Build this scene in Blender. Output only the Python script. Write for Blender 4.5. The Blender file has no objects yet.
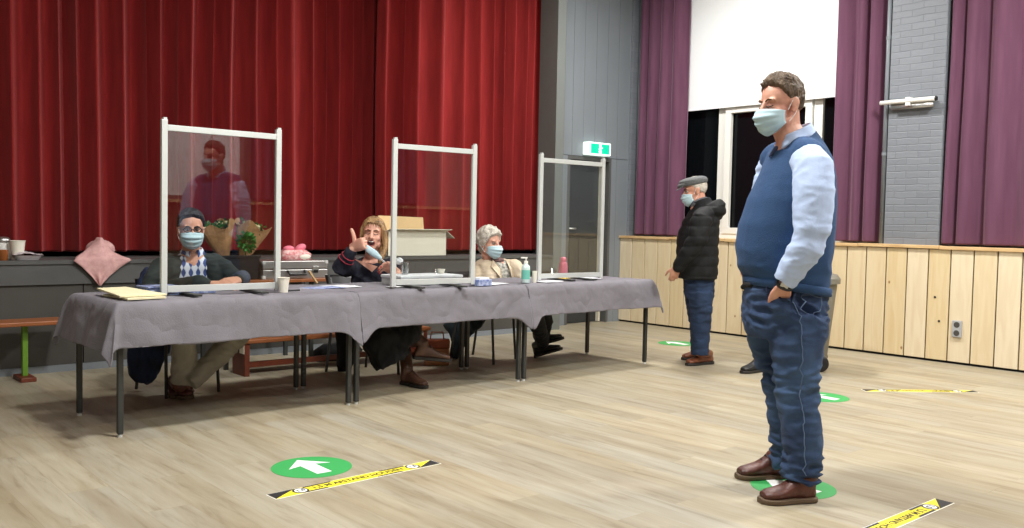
import bpy, bmesh, math, random
from mathutils import Vector as V, Matrix, noise
from mathutils.bvhtree import BVHTree
PI = math.pi
SC = bpy.context.scene
COL = SC.collection
random.seed(5)

# ------------------------------------------------------------------ camera
FPX, PITCH, ROLL, YAW, CH = 910.5355, 0.0458, 0.0206, 0.7136, 1.1899
cp, sp = math.cos(PITCH), math.sin(PITCH)
CF = V((math.sin(YAW)*cp, math.cos(YAW)*cp, -sp))
R0 = V((math.cos(YAW), -math.sin(YAW), 0)); U0 = R0.cross(CF)
CR = math.cos(ROLL)*R0 + math.sin(ROLL)*U0
CU = -math.sin(ROLL)*R0 + math.cos(ROLL)*U0
CC = V((0, 0, CH))
cam = bpy.data.cameras.new('camera'); co = bpy.data.objects.new('camera', cam); COL.objects.link(co)
m3 = Matrix((CR, CU, -CF)).transposed()
co.matrix_world = Matrix.Translation(CC) @ m3.to_4x4()
cam.sensor_width = 36; cam.lens = FPX/1024*36; cam.clip_start = .05; cam.clip_end = 100
SC.camera = co
def ray(x, y): return CF + CR*((x-512)/FPX) - CU*((y-264)/FPX)
def atz(x, y, z=0.0):
    d = ray(x, y); return CC + d*((z-CC.z)/d.z)
def atY(x, y, Y):
    d = ray(x, y); return CC + d*(Y/d.y)
def atX(x, y, X):
    d = ray(x, y); return CC + d*(X/d.x)
class Frame:                       # upright plane through a floor point, for measuring a figure
    def __init__(s, P):
        s.P = V(P); c = CC - s.P; c.z = 0; s.t = c.normalized(); s.r = V((-s.t.y, s.t.x, 0))
    def __call__(s, x, y, t=0.0):
        d = ray(x, y); Q = s.P + s.t*t
        return CC + d*((Q-CC).dot(s.t)/d.dot(s.t))

# ------------------------------------------------------------------ materials
def lin(c):
    return tuple(((v/255)/12.92 if v/255 <= .04045 else ((v/255+.055)/1.055)**2.4) for v in c) + (1,)
class NT:
    def __init__(s, name):
        s.m = bpy.data.materials.new(name); s.m.use_nodes = True; s.t = s.m.node_tree
        s.b = s.t.nodes['Principled BSDF']; s.out = s.t.nodes['Material Output']
    def n(s, typ, **kw):
        k = s.t.nodes.new(typ)
        for a, v in kw.items():
            if a.startswith('i_'): k.inputs[a[2:].replace('_', ' ')].default_value = v
            else: setattr(k, a, v)
        return k
    def l(s, a, ao, b, bi): s.t.links.new(a.outputs[ao], b.inputs[bi])
def mat(name, c, rough=.6, metal=0, var=.08, scale=8, bump=0, bscale=60, sheen=0, spec=.5, stretch=(1,1,1), coords='Object', c2=None):
    k = NT(name); b = k.b; col = lin(c)
    b.inputs['Roughness'].default_value = rough; b.inputs['Metallic'].default_value = metal
    b.inputs['Specular IOR Level'].default_value = spec
    tc = k.n('ShaderNodeTexCoord'); mp = k.n('ShaderNodeMapping'); mp.inputs['Scale'].default_value = stretch
    k.l(tc, coords, mp, 'Vector')
    if var or c2:
        no = k.n('ShaderNodeTexNoise'); no.inputs['Scale'].default_value = scale; no.inputs['Detail'].default_value = 4
        k.l(mp, 'Vector', no, 'Vector')
        rp = k.n('ShaderNodeValToRGB'); rp.color_ramp.elements[0].position = .3; rp.color_ramp.elements[1].position = .7
        if c2: rp.color_ramp.elements[0].color = lin(c2); rp.color_ramp.elements[1].color = col
        else:
            rp.color_ramp.elements[0].color = tuple(v*(1-var) for v in col[:3])+(1,)
            rp.color_ramp.elements[1].color = tuple(min(1, v*(1+var)) for v in col[:3])+(1,)
        k.l(no, 'Fac', rp, 'Fac'); k.l(rp, 'Color', b, 'Base Color')
    else: b.inputs['Base Color'].default_value = col
    if bump:
        n2 = k.n('ShaderNodeTexNoise'); n2.inputs['Scale'].default_value = bscale; n2.inputs['Detail'].default_value = 5
        k.l(mp, 'Vector', n2, 'Vector')
        bp = k.n('ShaderNodeBump'); bp.inputs['Strength'].default_value = bump; bp.inputs['Distance'].default_value = .01
        k.l(n2, 'Fac', bp, 'Height'); k.l(bp, 'Normal', b, 'Normal')
    if sheen:
        b.inputs['Sheen Weight'].default_value = sheen; b.inputs['Sheen Roughness'].default_value = .4
        b.inputs['Sheen Tint'].default_value = tuple(min(1, v*2+.1) for v in col[:3])+(1,)
    return k.m
def emit(name, c, s):
    k = NT(name); k.b.inputs['Base Color'].default_value = lin(c)
    k.b.inputs['Emission Color'].default_value = lin(c); k.b.inputs['Emission Strength'].default_value = s
    return k.m

M = {}
M['grey_wall'] = mat('grey_wall_paint', (122, 129, 135), .5, var=.03, scale=3, bump=.05)
M['stage_grey'] = mat('stage_grey_paint', (84, 85, 84), .55, var=.08, scale=4)
M['stage_dark'] = mat('stage_dark_paint', (70, 68, 64), .6, var=.08, scale=4)
M['white'] = mat('white_paint', (232, 232, 226), .4, var=.01)
M['cream'] = mat('cream_paint', (205, 200, 180), .5, var=.02)
M['ceiling'] = mat('ceiling_paint', (205, 205, 200), .8, var=.02)
M['dark_wall'] = mat('rear_wall_paint', (120, 118, 116), .7, var=.04)
M['blind'] = mat('blind_fabric', (236, 240, 241), .8, var=.01)
M['table_metal'] = mat('dark_powder_coat', (48, 50, 48), .45, var=.05)
M['black_plastic'] = mat('black_plastic', (22, 22, 24), .4, var=.05)
M['black_paint'] = mat('black_void', (12, 12, 12), .8)
M['alu'] = mat('white_aluminium', (198, 202, 200), .4, metal=.1, var=.02)
M['steel'] = mat('brushed_steel', (190, 190, 188), .35, metal=.9, var=.04, stretch=(1, 20, 1))
M['cloth'] = mat('grey_tablecloth', (116, 113, 120), .85, var=.09, scale=5, bump=.25, bscale=130, sheen=.3)
M['laminate'] = mat('table_laminate', (170, 165, 155), .5)
M['paper'] = mat('white_paper', (225, 228, 232), .7, var=.02)
M['manila'] = mat('cream_paper', (228, 220, 182), .7, var=.03)
M['blue_print'] = mat('blue_print', (70, 95, 160), .6, c2=(190, 200, 225), scale=40)
M['blue'] = mat('blue_plastic', (70, 120, 200), .4)
M['pink'] = mat('pink_plastic', (214, 110, 135), .35)
M['yellow'] = mat('yellow_print', (240, 205, 60), .5)
M['cup'] = mat('white_cup', (232, 228, 214), .5, var=.01)
M['brown_jar'] = mat('brown_ceramic', (140, 80, 35), .4, var=.15)
M['kraft'] = mat('kraft_paper', (176, 136, 92), .75, c2=(150, 112, 74), scale=20, bump=.4, bscale=40)
M['leaf'] = mat('green_leaf', (52, 120, 44), .5, c2=(25, 70, 22), scale=40)
M['card'] = mat('white_cardboard', (226, 222, 205), .75, var=.02)
M['card_in'] = mat('buff_cardboard', (222, 190, 140), .75, var=.03)
M['pinkcloth'] = mat('pink_cloth', (214, 172, 168), .9, c2=(196, 150, 148), scale=30, bump=.2)
M['bench'] = mat('orange_brown_wood', (158, 96, 54), .45, c2=(134, 76, 40), scale=6, stretch=(1, 8, 8))
M['bench_end'] = mat('red_brown_wood', (120, 58, 36), .5, c2=(95, 42, 26), scale=10)
M['terra'] = mat('brown_leather', (168, 84, 46), .5, c2=(140, 64, 34), scale=14)
M['terra2'] = mat('tan_leather', (190, 128, 84), .5, c2=(165, 108, 70), scale=14)
M['green_paint'] = mat('green_paint', (105, 150, 45), .5)
M['bin'] = mat('grey_bin_plastic', (116, 112, 100), .5, var=.04)
M['pipe'] = mat('grey_pipe_paint', (118, 124, 130), .45)
M['skin'] = mat('skin', (218, 166, 142), .5, c2=(206, 144, 124), scale=14, bump=.05)
M['skin2'] = mat('skin_pale', (220, 172, 148), .5, c2=(212, 150, 130), scale=14, bump=.05)
M['skin3'] = mat('skin_tan', (216, 164, 138), .5, c2=(202, 144, 120), scale=14, bump=.05)
M['mask'] = mat('mask_blue', (190, 218, 226), .8, c2=(182, 211, 221), scale=25)
M['maskw'] = mat('mask_string', (238, 240, 240), .8)
M['eye'] = mat('eyeball', (170, 160, 152), .3)
M['dark'] = mat('dark_hair_line', (40, 28, 22), .7)
M['brow'] = mat('eyebrow_hair', (84, 64, 48), .95, spec=.05)
M['lips'] = mat('lips', (165, 80, 75), .5)
M['mouth'] = mat('mouth_inside', (60, 18, 18), .6)
M['teeth'] = mat('teeth', (235, 230, 220), .3)
M['hair_brown'] = mat('brown_hair', (112, 92, 70), .6, c2=(62, 48, 36), scale=30, bump=1, bscale=150, stretch=(1, 1, .3))
M['hair_dark'] = mat('dark_hair', (42, 38, 40), .5, c2=(22, 20, 22), scale=30, bump=.8, bscale=150, stretch=(1, 1, .3))
M['hair_blond'] = mat('blond_hair', (172, 134, 86), .5, c2=(92, 66, 44), scale=45, bump=.8, bscale=120, stretch=(1, 1, .25))
M['hair_white'] = mat('white_hair', (222, 216, 204), .7, c2=(176, 168, 154), scale=30, bump=1, bscale=110)
M['vest'] = mat('blue_knit', (38, 70, 110), .9, var=.06, scale=20, bump=.35, bscale=260, sheen=.25)
M['shirt'] = mat('pale_blue_shirt', (184, 204, 238), .8, var=.03, scale=20, bump=.1, bscale=150)
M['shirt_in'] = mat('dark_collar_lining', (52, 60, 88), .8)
M['jeans'] = mat('blue_denim', (66, 92, 128), .9, c2=(32, 50, 82), scale=5, bump=.3, bscale=300)
M['jeans2'] = mat('navy_denim', (34, 54, 84), .9, c2=(22, 38, 62), scale=8, bump=.2, bscale=200)
M['seam'] = mat('denim_seam', (92, 112, 142), .9)
M['boot'] = mat('brown_leather_boot', (98, 52, 40), .45, c2=(66, 34, 27), scale=14, bump=.2, bscale=90)
M['boot2'] = mat('tan_leather_boot', (140, 84, 56), .45, c2=(110, 62, 42), scale=14, bump=.2)
M['boot3'] = mat('dark_brown_boot', (92, 62, 46), .5, c2=(66, 42, 30), scale=14, bump=.3)
M['sole'] = mat('brown_sole', (96, 78, 58), .7)
M['sole_dark'] = mat('dark_sole', (38, 34, 30), .7)
M['lace'] = mat('dark_lace', (50, 30, 24), .8)
M['puffer'] = mat('black_puffer', (21, 23, 25), .75, var=.15, scale=12, bump=.3, bscale=25, spec=.3)
M['tweed'] = mat('grey_tweed', (112, 114, 114), .95, c2=(78, 82, 84), scale=110, bump=.4, bscale=200)
M['scarf'] = mat('grey_scarf', (110, 112, 118), .95, c2=(80, 82, 88), scale=40, bump=.4)
M['blazer'] = mat('dark_green_black_jacket', (40, 48, 46), .85, var=.08, sheen=.2)
M['cuff'] = mat('slate_cuff', (62, 72, 88), .8)
M['knit_navy'] = mat('dark_navy_knit', (26, 28, 42), .9, var=.1, bump=.3, bscale=160)
M['red_stripe'] = mat('red_stripe', (150, 42, 56), .9)
M['nail'] = mat('red_nail', (200, 52, 40), .3)
M['black_cloth'] = mat('black_cloth', (17, 18, 21), .9, var=.2, bump=.2)
M['teal_cloth'] = mat('dark_teal_cloth', (30, 42, 46), .9, var=.2, bump=.2)
M['navy_cloth'] = mat('navy_cloth', (28, 44, 78), .85, c2=(18, 24, 40), scale=9)
M['khaki'] = mat('grey_khaki', (160, 155, 142), .9, c2=(138, 133, 120), scale=9, bump=.2)
M['beige'] = mat('beige_coat', (212, 196, 172), .85, c2=(196, 178, 152), scale=10, bump=.2)
M['shoe_black'] = mat('black_shoe', (26, 26, 28), .5)
M['redpack'] = mat('red_package', (196, 50, 70), .5, c2=(235, 210, 205), scale=38)
M['tweedpat'] = mat('patterned_blouse', (205, 200, 188), .9, c2=(84, 88, 84), scale=42)
M['greenst'] = mat('green_sticker', (54, 158, 82), .5, var=.02)
M['whitest'] = mat('white_sticker', (240, 242, 240), .5, var=0)
M['yellowst'] = mat('yellow_sticker', (240, 222, 50), .5, var=.02)
M['blackst'] = mat('black_sticker', (34, 34, 36), .5, var=.02)
M['outlet'] = mat('grey_outlet', (168, 170, 172), .4)
M['exit_green'] = emit('exit_green', (0, 178, 140), .9)
M['exit_white'] = emit('exit_white', (235, 255, 245), 1.0)
M['lamp'] = emit('lamp_diffuser', (255, 246, 230), 3)
def velvet(name, c, c2):
    k = NT(name); b = k.b
    tc = k.n('ShaderNodeTexCoord'); mp = k.n('ShaderNodeMapping'); mp.inputs['Scale'].default_value = (6, 6, .6); k.l(tc, 'Object', mp, 'Vector')
    no = k.n('ShaderNodeTexNoise'); no.inputs['Scale'].default_value = 3; no.inputs['Detail'].default_value = 5; k.l(mp, 'Vector', no, 'Vector')
    rp = k.n('ShaderNodeValToRGB'); rp.color_ramp.elements[0].position = .25; rp.color_ramp.elements[1].position = .75
    rp.color_ramp.elements[0].color = lin(c2); rp.color_ramp.elements[1].color = lin(c)
    k.l(no, 'Fac', rp, 'Fac'); k.l(rp, 'Color', b, 'Base Color')
    b.inputs['Roughness'].default_value = .85; b.inputs['Specular IOR Level'].default_value = .15
    b.inputs['Sheen Weight'].default_value = .8; b.inputs['Sheen Roughness'].default_value = .38
    b.inputs['Sheen Tint'].default_value = tuple(min(1, v*1.8+.2) for v in lin(c)[:3])+(1,)
    n2 = k.n('ShaderNodeTexNoise'); n2.inputs['Scale'].default_value = 120; k.l(tc, 'Object', n2, 'Vector')
    bp = k.n('ShaderNodeBump'); bp.inputs['Strength'].default_value = .12; bp.inputs['Distance'].default_value = .01
    k.l(n2, 'Fac', bp, 'Height'); k.l(bp, 'Normal', b, 'Normal')
    return k.m
M['red_velvet'] = velvet('red_velvet', (146, 42, 41), (120, 32, 33))
M['purple'] = velvet('purple_drape', (108, 72, 92), (94, 60, 80))
def wood_floor():
    k = NT('pale_oak_planks'); b = k.b
    tc = k.n('ShaderNodeTexCoord'); mp = k.n('ShaderNodeMapping'); mp.inputs['Rotation'].default_value = (0, 0, PI/2)
    k.l(tc, 'Object', mp, 'Vector')
    br = k.n('ShaderNodeTexBrick', offset=.37, offset_frequency=2)
    br.inputs['Color1'].default_value = (0, 0, 0, 1); br.inputs['Color2'].default_value = (1, 1, 1, 1); br.inputs['Mortar'].default_value = (.5, .5, .5, 1)
    br.inputs['Scale'].default_value = 1; br.inputs['Mortar Size'].default_value = .0012; br.inputs['Mortar Smooth'].default_value = 0
    br.inputs['Brick Width'].default_value = 1.22; br.inputs['Row Height'].default_value = .18
    k.l(mp, 'Vector', br, 'Vector')
    cr = k.n('ShaderNodeValToRGB'); e = cr.color_ramp.elements
    e[0].position = 0; e[0].color = lin((166, 158, 136)); e[1].position = 1; e[1].color = lin((172, 165, 144))
    for p_, c_ in ((.3, (158, 151, 133)), (.55, (170, 161, 138)), (.8, (161, 156, 141))):
        q = e.new(p_); q.color = lin(c_)
    k.l(br, 'Color', cr, 'Fac')
    m2 = k.n('ShaderNodeMapping'); m2.inputs['Scale'].default_value = (9, .9, 1); k.l(tc, 'Object', m2, 'Vector')
    # shift the grain for every plank
    ad = k.n('ShaderNodeVectorMath', operation='MULTIPLY_ADD'); ad.inputs[1].default_value = (7, 13, 5)
    k.l(br, 'Color', ad, 0); k.l(m2, 'Vector', ad, 2)
    no = k.n('ShaderNodeTexNoise'); no.inputs['Scale'].default_value = 2.4; no.inputs['Detail'].default_value = 9; no.inputs['Roughness'].default_value = .6
    no.inputs['Distortion'].default_value = .5; k.l(ad, 'Vector', no, 'Vector')
    r2 = k.n('ShaderNodeValToRGB'); e = r2.color_ramp.elements; e[0].position = .3; e[0].color = (.66, .60, .53, 1); e[1].position = .66; e[1].color = (1.08, 1.08, 1.08, 1)
    q = e.new(.45); q.color = (.93, .91, .88, 1)
    k.l(no, 'Fac', r2, 'Fac')
    mx = k.n('ShaderNodeMix', data_type='RGBA', blend_type='MULTIPLY'); mx.inputs['Factor'].default_value = .85
    k.l(cr, 'Color', mx, 'A'); k.l(r2, 'Color', mx, 'B')
    # broad worn patches
    n3 = k.n('ShaderNodeTexNoise'); n3.inputs['Scale'].default_value = .9; n3.inputs['Detail'].default_value = 3; k.l(m2, 'Vector', n3, 'Vector')
    r3 = k.n('ShaderNodeValToRGB'); e = r3.color_ramp.elements; e[0].position = .35; e[0].color = (.80, .74, .66, 1); e[1].position = .6; e[1].color = (1, 1, 1, 1)
    k.l(n3, 'Fac', r3, 'Fac')
    m4 = k.n('ShaderNodeMix', data_type='RGBA', blend_type='MULTIPLY'); m4.inputs['Factor'].default_value = .8
    k.l(mx, 'Result', m4, 'A'); k.l(r3, 'Color', m4, 'B')
    m5 = k.n('ShaderNodeMix', data_type='RGBA'); m5.inputs['B'].default_value = lin((120, 105, 85))
    m6 = k.n('ShaderNodeMath', operation='MULTIPLY'); m6.inputs[1].default_value = .3; k.l(br, 'Fac', m6, 0); k.l(m6, 'Value', m5, 'Factor')
    k.l(m4, 'Result', m5, 'A'); k.l(m5, 'Result', b, 'Base Color')
    b.inputs['Roughness'].default_value = .42; b.inputs['Specular IOR Level'].default_value = .4
    bp = k.n('ShaderNodeBump'); bp.inputs['Strength'].default_value = .08; bp.inputs['Distance'].default_value = .004
    k.l(no, 'Fac', bp, 'Height'); k.l(bp, 'Normal', b, 'Normal')
    return k.m
M['floor'] = wood_floor()
def brick_mat(axis):
    k = NT('grey_painted_brick_'+axis); b = k.b
    tc = k.n('ShaderNodeTexCoord'); sx = k.n('ShaderNodeSeparateXYZ'); cb = k.n('ShaderNodeCombineXYZ'); k.l(tc, 'Object', sx, 'Vector')
    k.l(sx, 'Y' if axis == 'y' else 'X', cb, 'X'); k.l(sx, 'Z', cb, 'Y')
    nd = k.n('ShaderNodeTexNoise'); nd.inputs['Scale'].default_value = 7; k.l(tc, 'Object', nd, 'Vector')
    va = k.n('ShaderNodeVectorMath', operation='MULTIPLY_ADD'); va.inputs[1].default_value = (.012, .018, 0); k.l(nd, 'Color', va, 0); k.l(cb, 'Vector', va, 2)
    br = k.n('ShaderNodeTexBrick'); br.inputs['Scale'].default_value = 1; br.inputs['Brick Width'].default_value = .215; br.inputs['Row Height'].default_value = .0625
    br.inputs['Mortar Size'].default_value = .006; br.inputs['Mortar Smooth'].default_value = .8
    br.inputs['Color1'].default_value = lin((116, 121, 128)); br.inputs['Color2'].default_value = lin((122, 127, 134)); br.inputs['Mortar'].default_value = lin((112, 117, 124))
    k.l(va, 'Vector', br, 'Vector'); k.l(br, 'Color', b, 'Base Color'); b.inputs['Roughness'].default_value = .55
    n2 = k.n('ShaderNodeTexNoise'); n2.inputs['Scale'].default_value = 30; n2.inputs['Detail'].default_value = 6; k.l(tc, 'Object', n2, 'Vector')
    h = k.n('ShaderNodeMath', operation='MULTIPLY_ADD'); h.inputs[1].default_value = -1.2; k.l(br, 'Fac', h, 0); k.l(n2, 'Fac', h, 2)
    bp = k.n('ShaderNodeBump'); bp.inputs['Strength'].default_value = .35; bp.inputs['Distance'].default_value = .008
    k.l(h, 'Value', bp, 'Height'); k.l(bp, 'Normal', b, 'Normal')
    return k.m
M['brick_y'] = brick_mat('y'); M['brick_x'] = brick_mat('x')
def pine(name, base, dark, seedv):
    k = NT(name); b = k.b
    tc = k.n('ShaderNodeTexCoord'); sx = k.n('ShaderNodeSeparateXYZ'); k.l(tc, 'Object', sx, 'Vector')
    dv = k.n('ShaderNodeMath', operation='DIVIDE'); dv.inputs[1].default_value = .2; k.l(sx, 'Y', dv, 0)
    fl = k.n('ShaderNodeMath', operation='FLOOR'); k.l(dv, 'Value', fl, 0)
    wn = k.n('ShaderNodeTexWhiteNoise', noise_dimensions='1D'); k.l(fl, 'Value', wn, 'W')
    mp = k.n('ShaderNodeMapping'); mp.inputs['Scale'].default_value = (14, 14, 1.6); k.l(tc, 'Object', mp, 'Vector')
    ad = k.n('ShaderNodeVectorMath', operation='MULTIPLY_ADD'); ad.inputs[1].default_value = (9, 3, 17); k.l(wn, 'Color', ad, 0); k.l(mp, 'Vector', ad, 2)
    no = k.n('ShaderNodeTexNoise'); no.inputs['Scale'].default_value = 1.3; no.inputs['Detail'].default_value = 6; no.inputs['Distortion'].default_value = .9; k.l(ad, 'Vector', no, 'Vector')
    rp = k.n('ShaderNodeValToRGB'); e = rp.color_ramp.elements; e[0].position = .3; e[0].color = lin(dark); e[1].position = .6; e[1].color = lin(base)
    k.l(no, 'Fac', rp, 'Fac')
    hs = k.n('ShaderNodeHueSaturation'); k.l(rp, 'Color', hs, 'Color')
    mr = k.n('ShaderNodeMapRange'); mr.inputs['To Min'].default_value = .97; mr.inputs['To Max'].default_value = 1.04; k.l(wn, 'Value', mr, 'Value'); k.l(mr, 'Result', hs, 'Value')
    ms = k.n('ShaderNodeMapRange'); ms.inputs['To Min'].default_value = 1.15; ms.inputs['To Max'].default_value = .85; k.l(wn, 'Value', ms, 'Value'); k.l(ms, 'Result', hs, 'Saturation')
    # knots
    vo = k.n('ShaderNodeTexVoronoi'); vo.inputs['Scale'].default_value = 3.2
    m2 = k.n('ShaderNodeMapping'); m2.inputs['Scale'].default_value = (1, 1.3, .9); k.l(tc, 'Object', m2, 'Vector'); k.l(m2, 'Vector', vo, 'Vector')
    kr = k.n('ShaderNodeValToRGB'); e = kr.color_ramp.elements; e[0].position = .025; e[0].color = (1, 1, 1, 1); e[1].position = .055; e[1].color = (0, 0, 0, 1)
    k.l(vo, 'Distance', kr, 'Fac')
    mx = k.n('ShaderNodeMix', data_type='RGBA'); mx.inputs['B'].default_value = lin((150, 105, 65)); k.l(kr, 'Color', mx, 'Factor'); k.l(hs, 'Color', mx, 'A')
    k.l(mx, 'Result', b, 'Base Color'); b.inputs['Roughness'].default_value = .55
    return k.m
M['pine'] = pine('pine_boards', (220, 204, 170), (212, 192, 155), 1)
M['pine_cap'] = mat('pine_cap', (220, 190, 140), .55, c2=(196, 160, 112), scale=5, stretch=(6, 1, 6))
M['panel_dark'] = mat('brown_wood_panel', (110, 78, 52), .4, c2=(88, 60, 40), scale=6, stretch=(6, 6, 1))
def acrylic():
    k = NT('clear_acrylic'); t = k.t
    tr = k.n('ShaderNodeBsdfTransparent'); tr.inputs['Color'].default_value = (.93, .945, .94, 1)
    gl = k.n('ShaderNodeBsdfGlossy'); gl.inputs['Roughness'].default_value = .0
    lw = k.n('ShaderNodeLayerWeight'); lw.inputs['Blend'].default_value = .5
    pw = k.n('ShaderNodeMath', operation='POWER'); pw.inputs[1].default_value = 5; k.l(lw, 'Facing', pw, 0)
    fr = k.n('ShaderNodeMath', operation='MULTIPLY_ADD'); fr.inputs[1].default_value = .94; fr.inputs[2].default_value = .055; k.l(pw, 'Value', fr, 0)
    mx = k.n('ShaderNodeMixShader'); k.l(fr, 'Value', mx, 'Fac'); k.l(tr, 'BSDF', mx, 1); k.l(gl, 'BSDF', mx, 2); k.l(mx, 'Shader', k.out, 'Surface')
    return k.m
M['acrylic'] = acrylic()
def glass_dark():
    k = NT('night_window_glass'); b = k.b; b.inputs['Base Color'].default_value = (.003, .004, .005, 1); b.inputs['Roughness'].default_value = .12; b.inputs['Specular IOR Level'].default_value = .2
    return k.m
M['night'] = glass_dark()
def clearglass():
    k = NT('drinking_glass')
    tr = k.n('ShaderNodeBsdfTransparent'); tr.inputs['Color'].default_value = (.9, .93, .93, 1)
    gl = k.n('ShaderNodeBsdfGlossy'); gl.inputs['Roughness'].default_value = .03
    lw = k.n('ShaderNodeLayerWeight'); lw.inputs['Blend'].default_value = .35
    mx = k.n('ShaderNodeMixShader'); k.l(lw, 'Facing', mx, 'Fac'); k.l(tr, 'BSDF', mx, 1); k.l(gl, 'BSDF', mx, 2); k.l(mx, 'Shader', k.out, 'Surface')
    return k.m
M['glass'] = clearglass()
def plaid():
    k = NT('blue_white_plaid'); b = k.b
    tc = k.n('ShaderNodeTexCoord')
    w = k.n('ShaderNodeTexWave', bands_direction='X'); w.inputs['Scale'].default_value = 7; w.inputs['Distortion'].default_value = .3
    mp = k.n('ShaderNodeMapping'); mp.inputs['Rotation'].default_value = (0, 0, .36); k.l(tc, 'Object', mp, 'Vector')
    k.l(mp, 'Vector', w, 'Vector')
    w2 = k.n('ShaderNodeTexWave', bands_direction='Z'); w2.inputs['Scale'].default_value = 5; k.l(tc, 'Object', w2, 'Vector')
    rp = k.n('ShaderNodeValToRGB'); rp.color_ramp.elements[0].position = .45; rp.color_ramp.elements[0].color = lin((60, 82, 140)); rp.color_ramp.elements[1].position = .6; rp.color_ramp.elements[1].color = lin((215, 222, 235))
    mx = k.n('ShaderNodeMath', operation='MULTIPLY_ADD'); mx.inputs[1].default_value = .75; k.l(w, 'Fac', mx, 0)
    m2 = k.n('ShaderNodeMath', operation='MULTIPLY'); m2.inputs[1].default_value = .5; k.l(w2, 'Fac', m2, 0); k.l(m2, 'Value', mx, 2)
    k.l(mx, 'Value', rp, 'Fac'); k.l(rp, 'Color', b, 'Base Color'); b.inputs['Roughness'].default_value = .85
    return k.m
M['plaid'] = plaid()

# ------------------------------------------------------------------ object helpers
WM = {}
def empty(name, loc, label=None, cat=None, group=None, rz=0):
    o = bpy.data.objects.new(name, None); COL.objects.link(o); o.empty_display_size = .1
    o.location = loc; o.rotation_euler = (0, 0, rz)
    WM[o] = Matrix.Translation(V(loc)) @ Matrix.Rotation(rz, 4, 'Z')
    tag(o, label, cat, group); return o
def tag(o, label=None, cat=None, group=None, kind=None):
    if label: o['label'] = label
    if cat: o['category'] = cat
    if group: o['group'] = group
    if kind: o['kind'] = kind
    return o
def link(name, me, m, parent=None, label=None, smooth=False):
    o = bpy.data.objects.new(name, me); COL.objects.link(o)
    if m is not None: me.materials.append(M[m] if isinstance(m, str) else m)
    if smooth:
        for p in me.polygons: p.use_smooth = True
    if parent is not None:
        o.parent = parent; o.matrix_parent_inverse = WM.get(parent, Matrix()).inverted()
    if label: o['label'] = label
    return o
def build(name, bm, m, parent=None, label=None, smooth=False, bevel=0, auto=False):
    bmesh.ops.recalc_face_normals(bm, faces=bm.faces)
    me = bpy.data.meshes.new(name); bm.to_mesh(me); bm.free()
    o = link(name, me, m, parent, label, smooth)
    if bevel:
        b = o.modifiers.new('bevel', 'BEVEL'); b.width = bevel; b.segments = 2; b.limit_method = 'ANGLE'; b.angle_limit = .6
    if auto:
        for p in me.polygons: p.use_smooth = True
        e = o.modifiers.new('split', 'EDGE_SPLIT'); e.split_angle = .7
    return o
def BM(): return bmesh.new()
def box(bm, a, b):
    a, b = V(a), V(b)
    vs = [bm.verts.new((x, y, z)) for z in (a.z, b.z) for y in (a.y, b.y) for x in (a.x, b.x)]
    for f in ((0, 1, 3, 2), (4, 6, 7, 5), (0, 4, 5, 1), (2, 3, 7, 6), (0, 2, 6, 4), (1, 5, 7, 3)): bm.faces.new([vs[i] for i in f])
    return vs
def obox(bm, c, ax, ay, az):         # centre and three half-axes
    c, ax, ay, az = V(c), V(ax), V(ay), V(az)
    vs = [bm.verts.new(c + ax*i + ay*j + az*k) for k in (-1, 1) for j in (-1, 1) for i in (-1, 1)]
    for f in ((0, 1, 3, 2), (4, 6, 7, 5), (0, 4, 5, 1), (2, 3, 7, 6), (0, 2, 6, 4), (1, 5, 7, 3)): bm.faces.new([vs[i] for i in f])
    return vs
def bar(bm, a, b, w, d=None, up=V((0, 0, 1))):
    a, b = V(a), V(b); d = w if d is None else d; z = (b-a); L = z.length; z.normalize()
    u = up if abs(z.dot(up)) < .95 else V((0, 1, 0))
    x = z.cross(u).normalized(); y = x.cross(z)
    return obox(bm, (a+b)/2, x*w/2, y*d/2, z*L/2)
def loft(bm, sts, n=20, cap=True, power=2.0):
    rings = []
    for st in sts:
        c, A, B = st[0], st[1], st[2]; pw = st[3] if len(st) > 3 else power
        r = []
        for i in range(n):
            a = 2*PI*i/n; ca, sa = math.cos(a), math.sin(a)
            ca = math.copysign(abs(ca)**(2/pw), ca); sa = math.copysign(abs(sa)**(2/pw), sa)
            r.append(bm.verts.new(V(c) + V(A)*ca + V(B)*sa))
        rings.append(r)
    for a, b in zip(rings, rings[1:]):
        for i in range(n): bm.faces.new((a[i], a[(i+1) % n], b[(i+1) % n], b[i]))
    if cap:
        for r, st in ((rings[0], sts[0]), (rings[-1], sts[-1])):
            cv = bm.verts.new(V(st[0]))
            for i in range(n): bm.faces.new((cv, r[i], r[(i+1) % n]))
    return rings
def limb(bm, pts, rs, n=14, ref=None, flat=1.0, round_ends=True):
    pts = [V(p) for p in pts]; sts = []
    N = len(pts)
    for i, p in enumerate(pts):
        if i == 0: d = pts[1]-p
        elif i == N-1: d = p-pts[-2]
        else: d = (pts[i+1]-p).normalized() + (p-pts[i-1]).normalized()
        d.normalize()
        r0 = V(ref) if ref is not None else (V((0, 0, 1)) if abs(d.z) < .8 else V((.3, 1, .2)))
        if ref is None and i > 0: r0 = prev
        A = (r0 - d*r0.dot(d)).normalized(); prev = A; B = d.cross(A)
        r = rs[i]; ra, rb = (r if isinstance(r, tuple) else (r, r*flat))
        if round_ends and i == 0:
            for q in (.95, .75, .4): 
                k = math.sqrt(1-q*q); sts.append((p - d*q*min(ra, rb), A*ra*k, B*rb*k))
        sts.append((p, A*ra, B*rb))
        if round_ends and i == N-1:
            for q in (.4, .75, .95):
                k = math.sqrt(1-q*q); sts.append((p + d*q*min(ra, rb), A*ra*k, B*rb*k))
    loft(bm, sts, n)
def tube(bm, pts, r, n=8): limb(bm, pts, [r]*len(pts), n)
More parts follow.
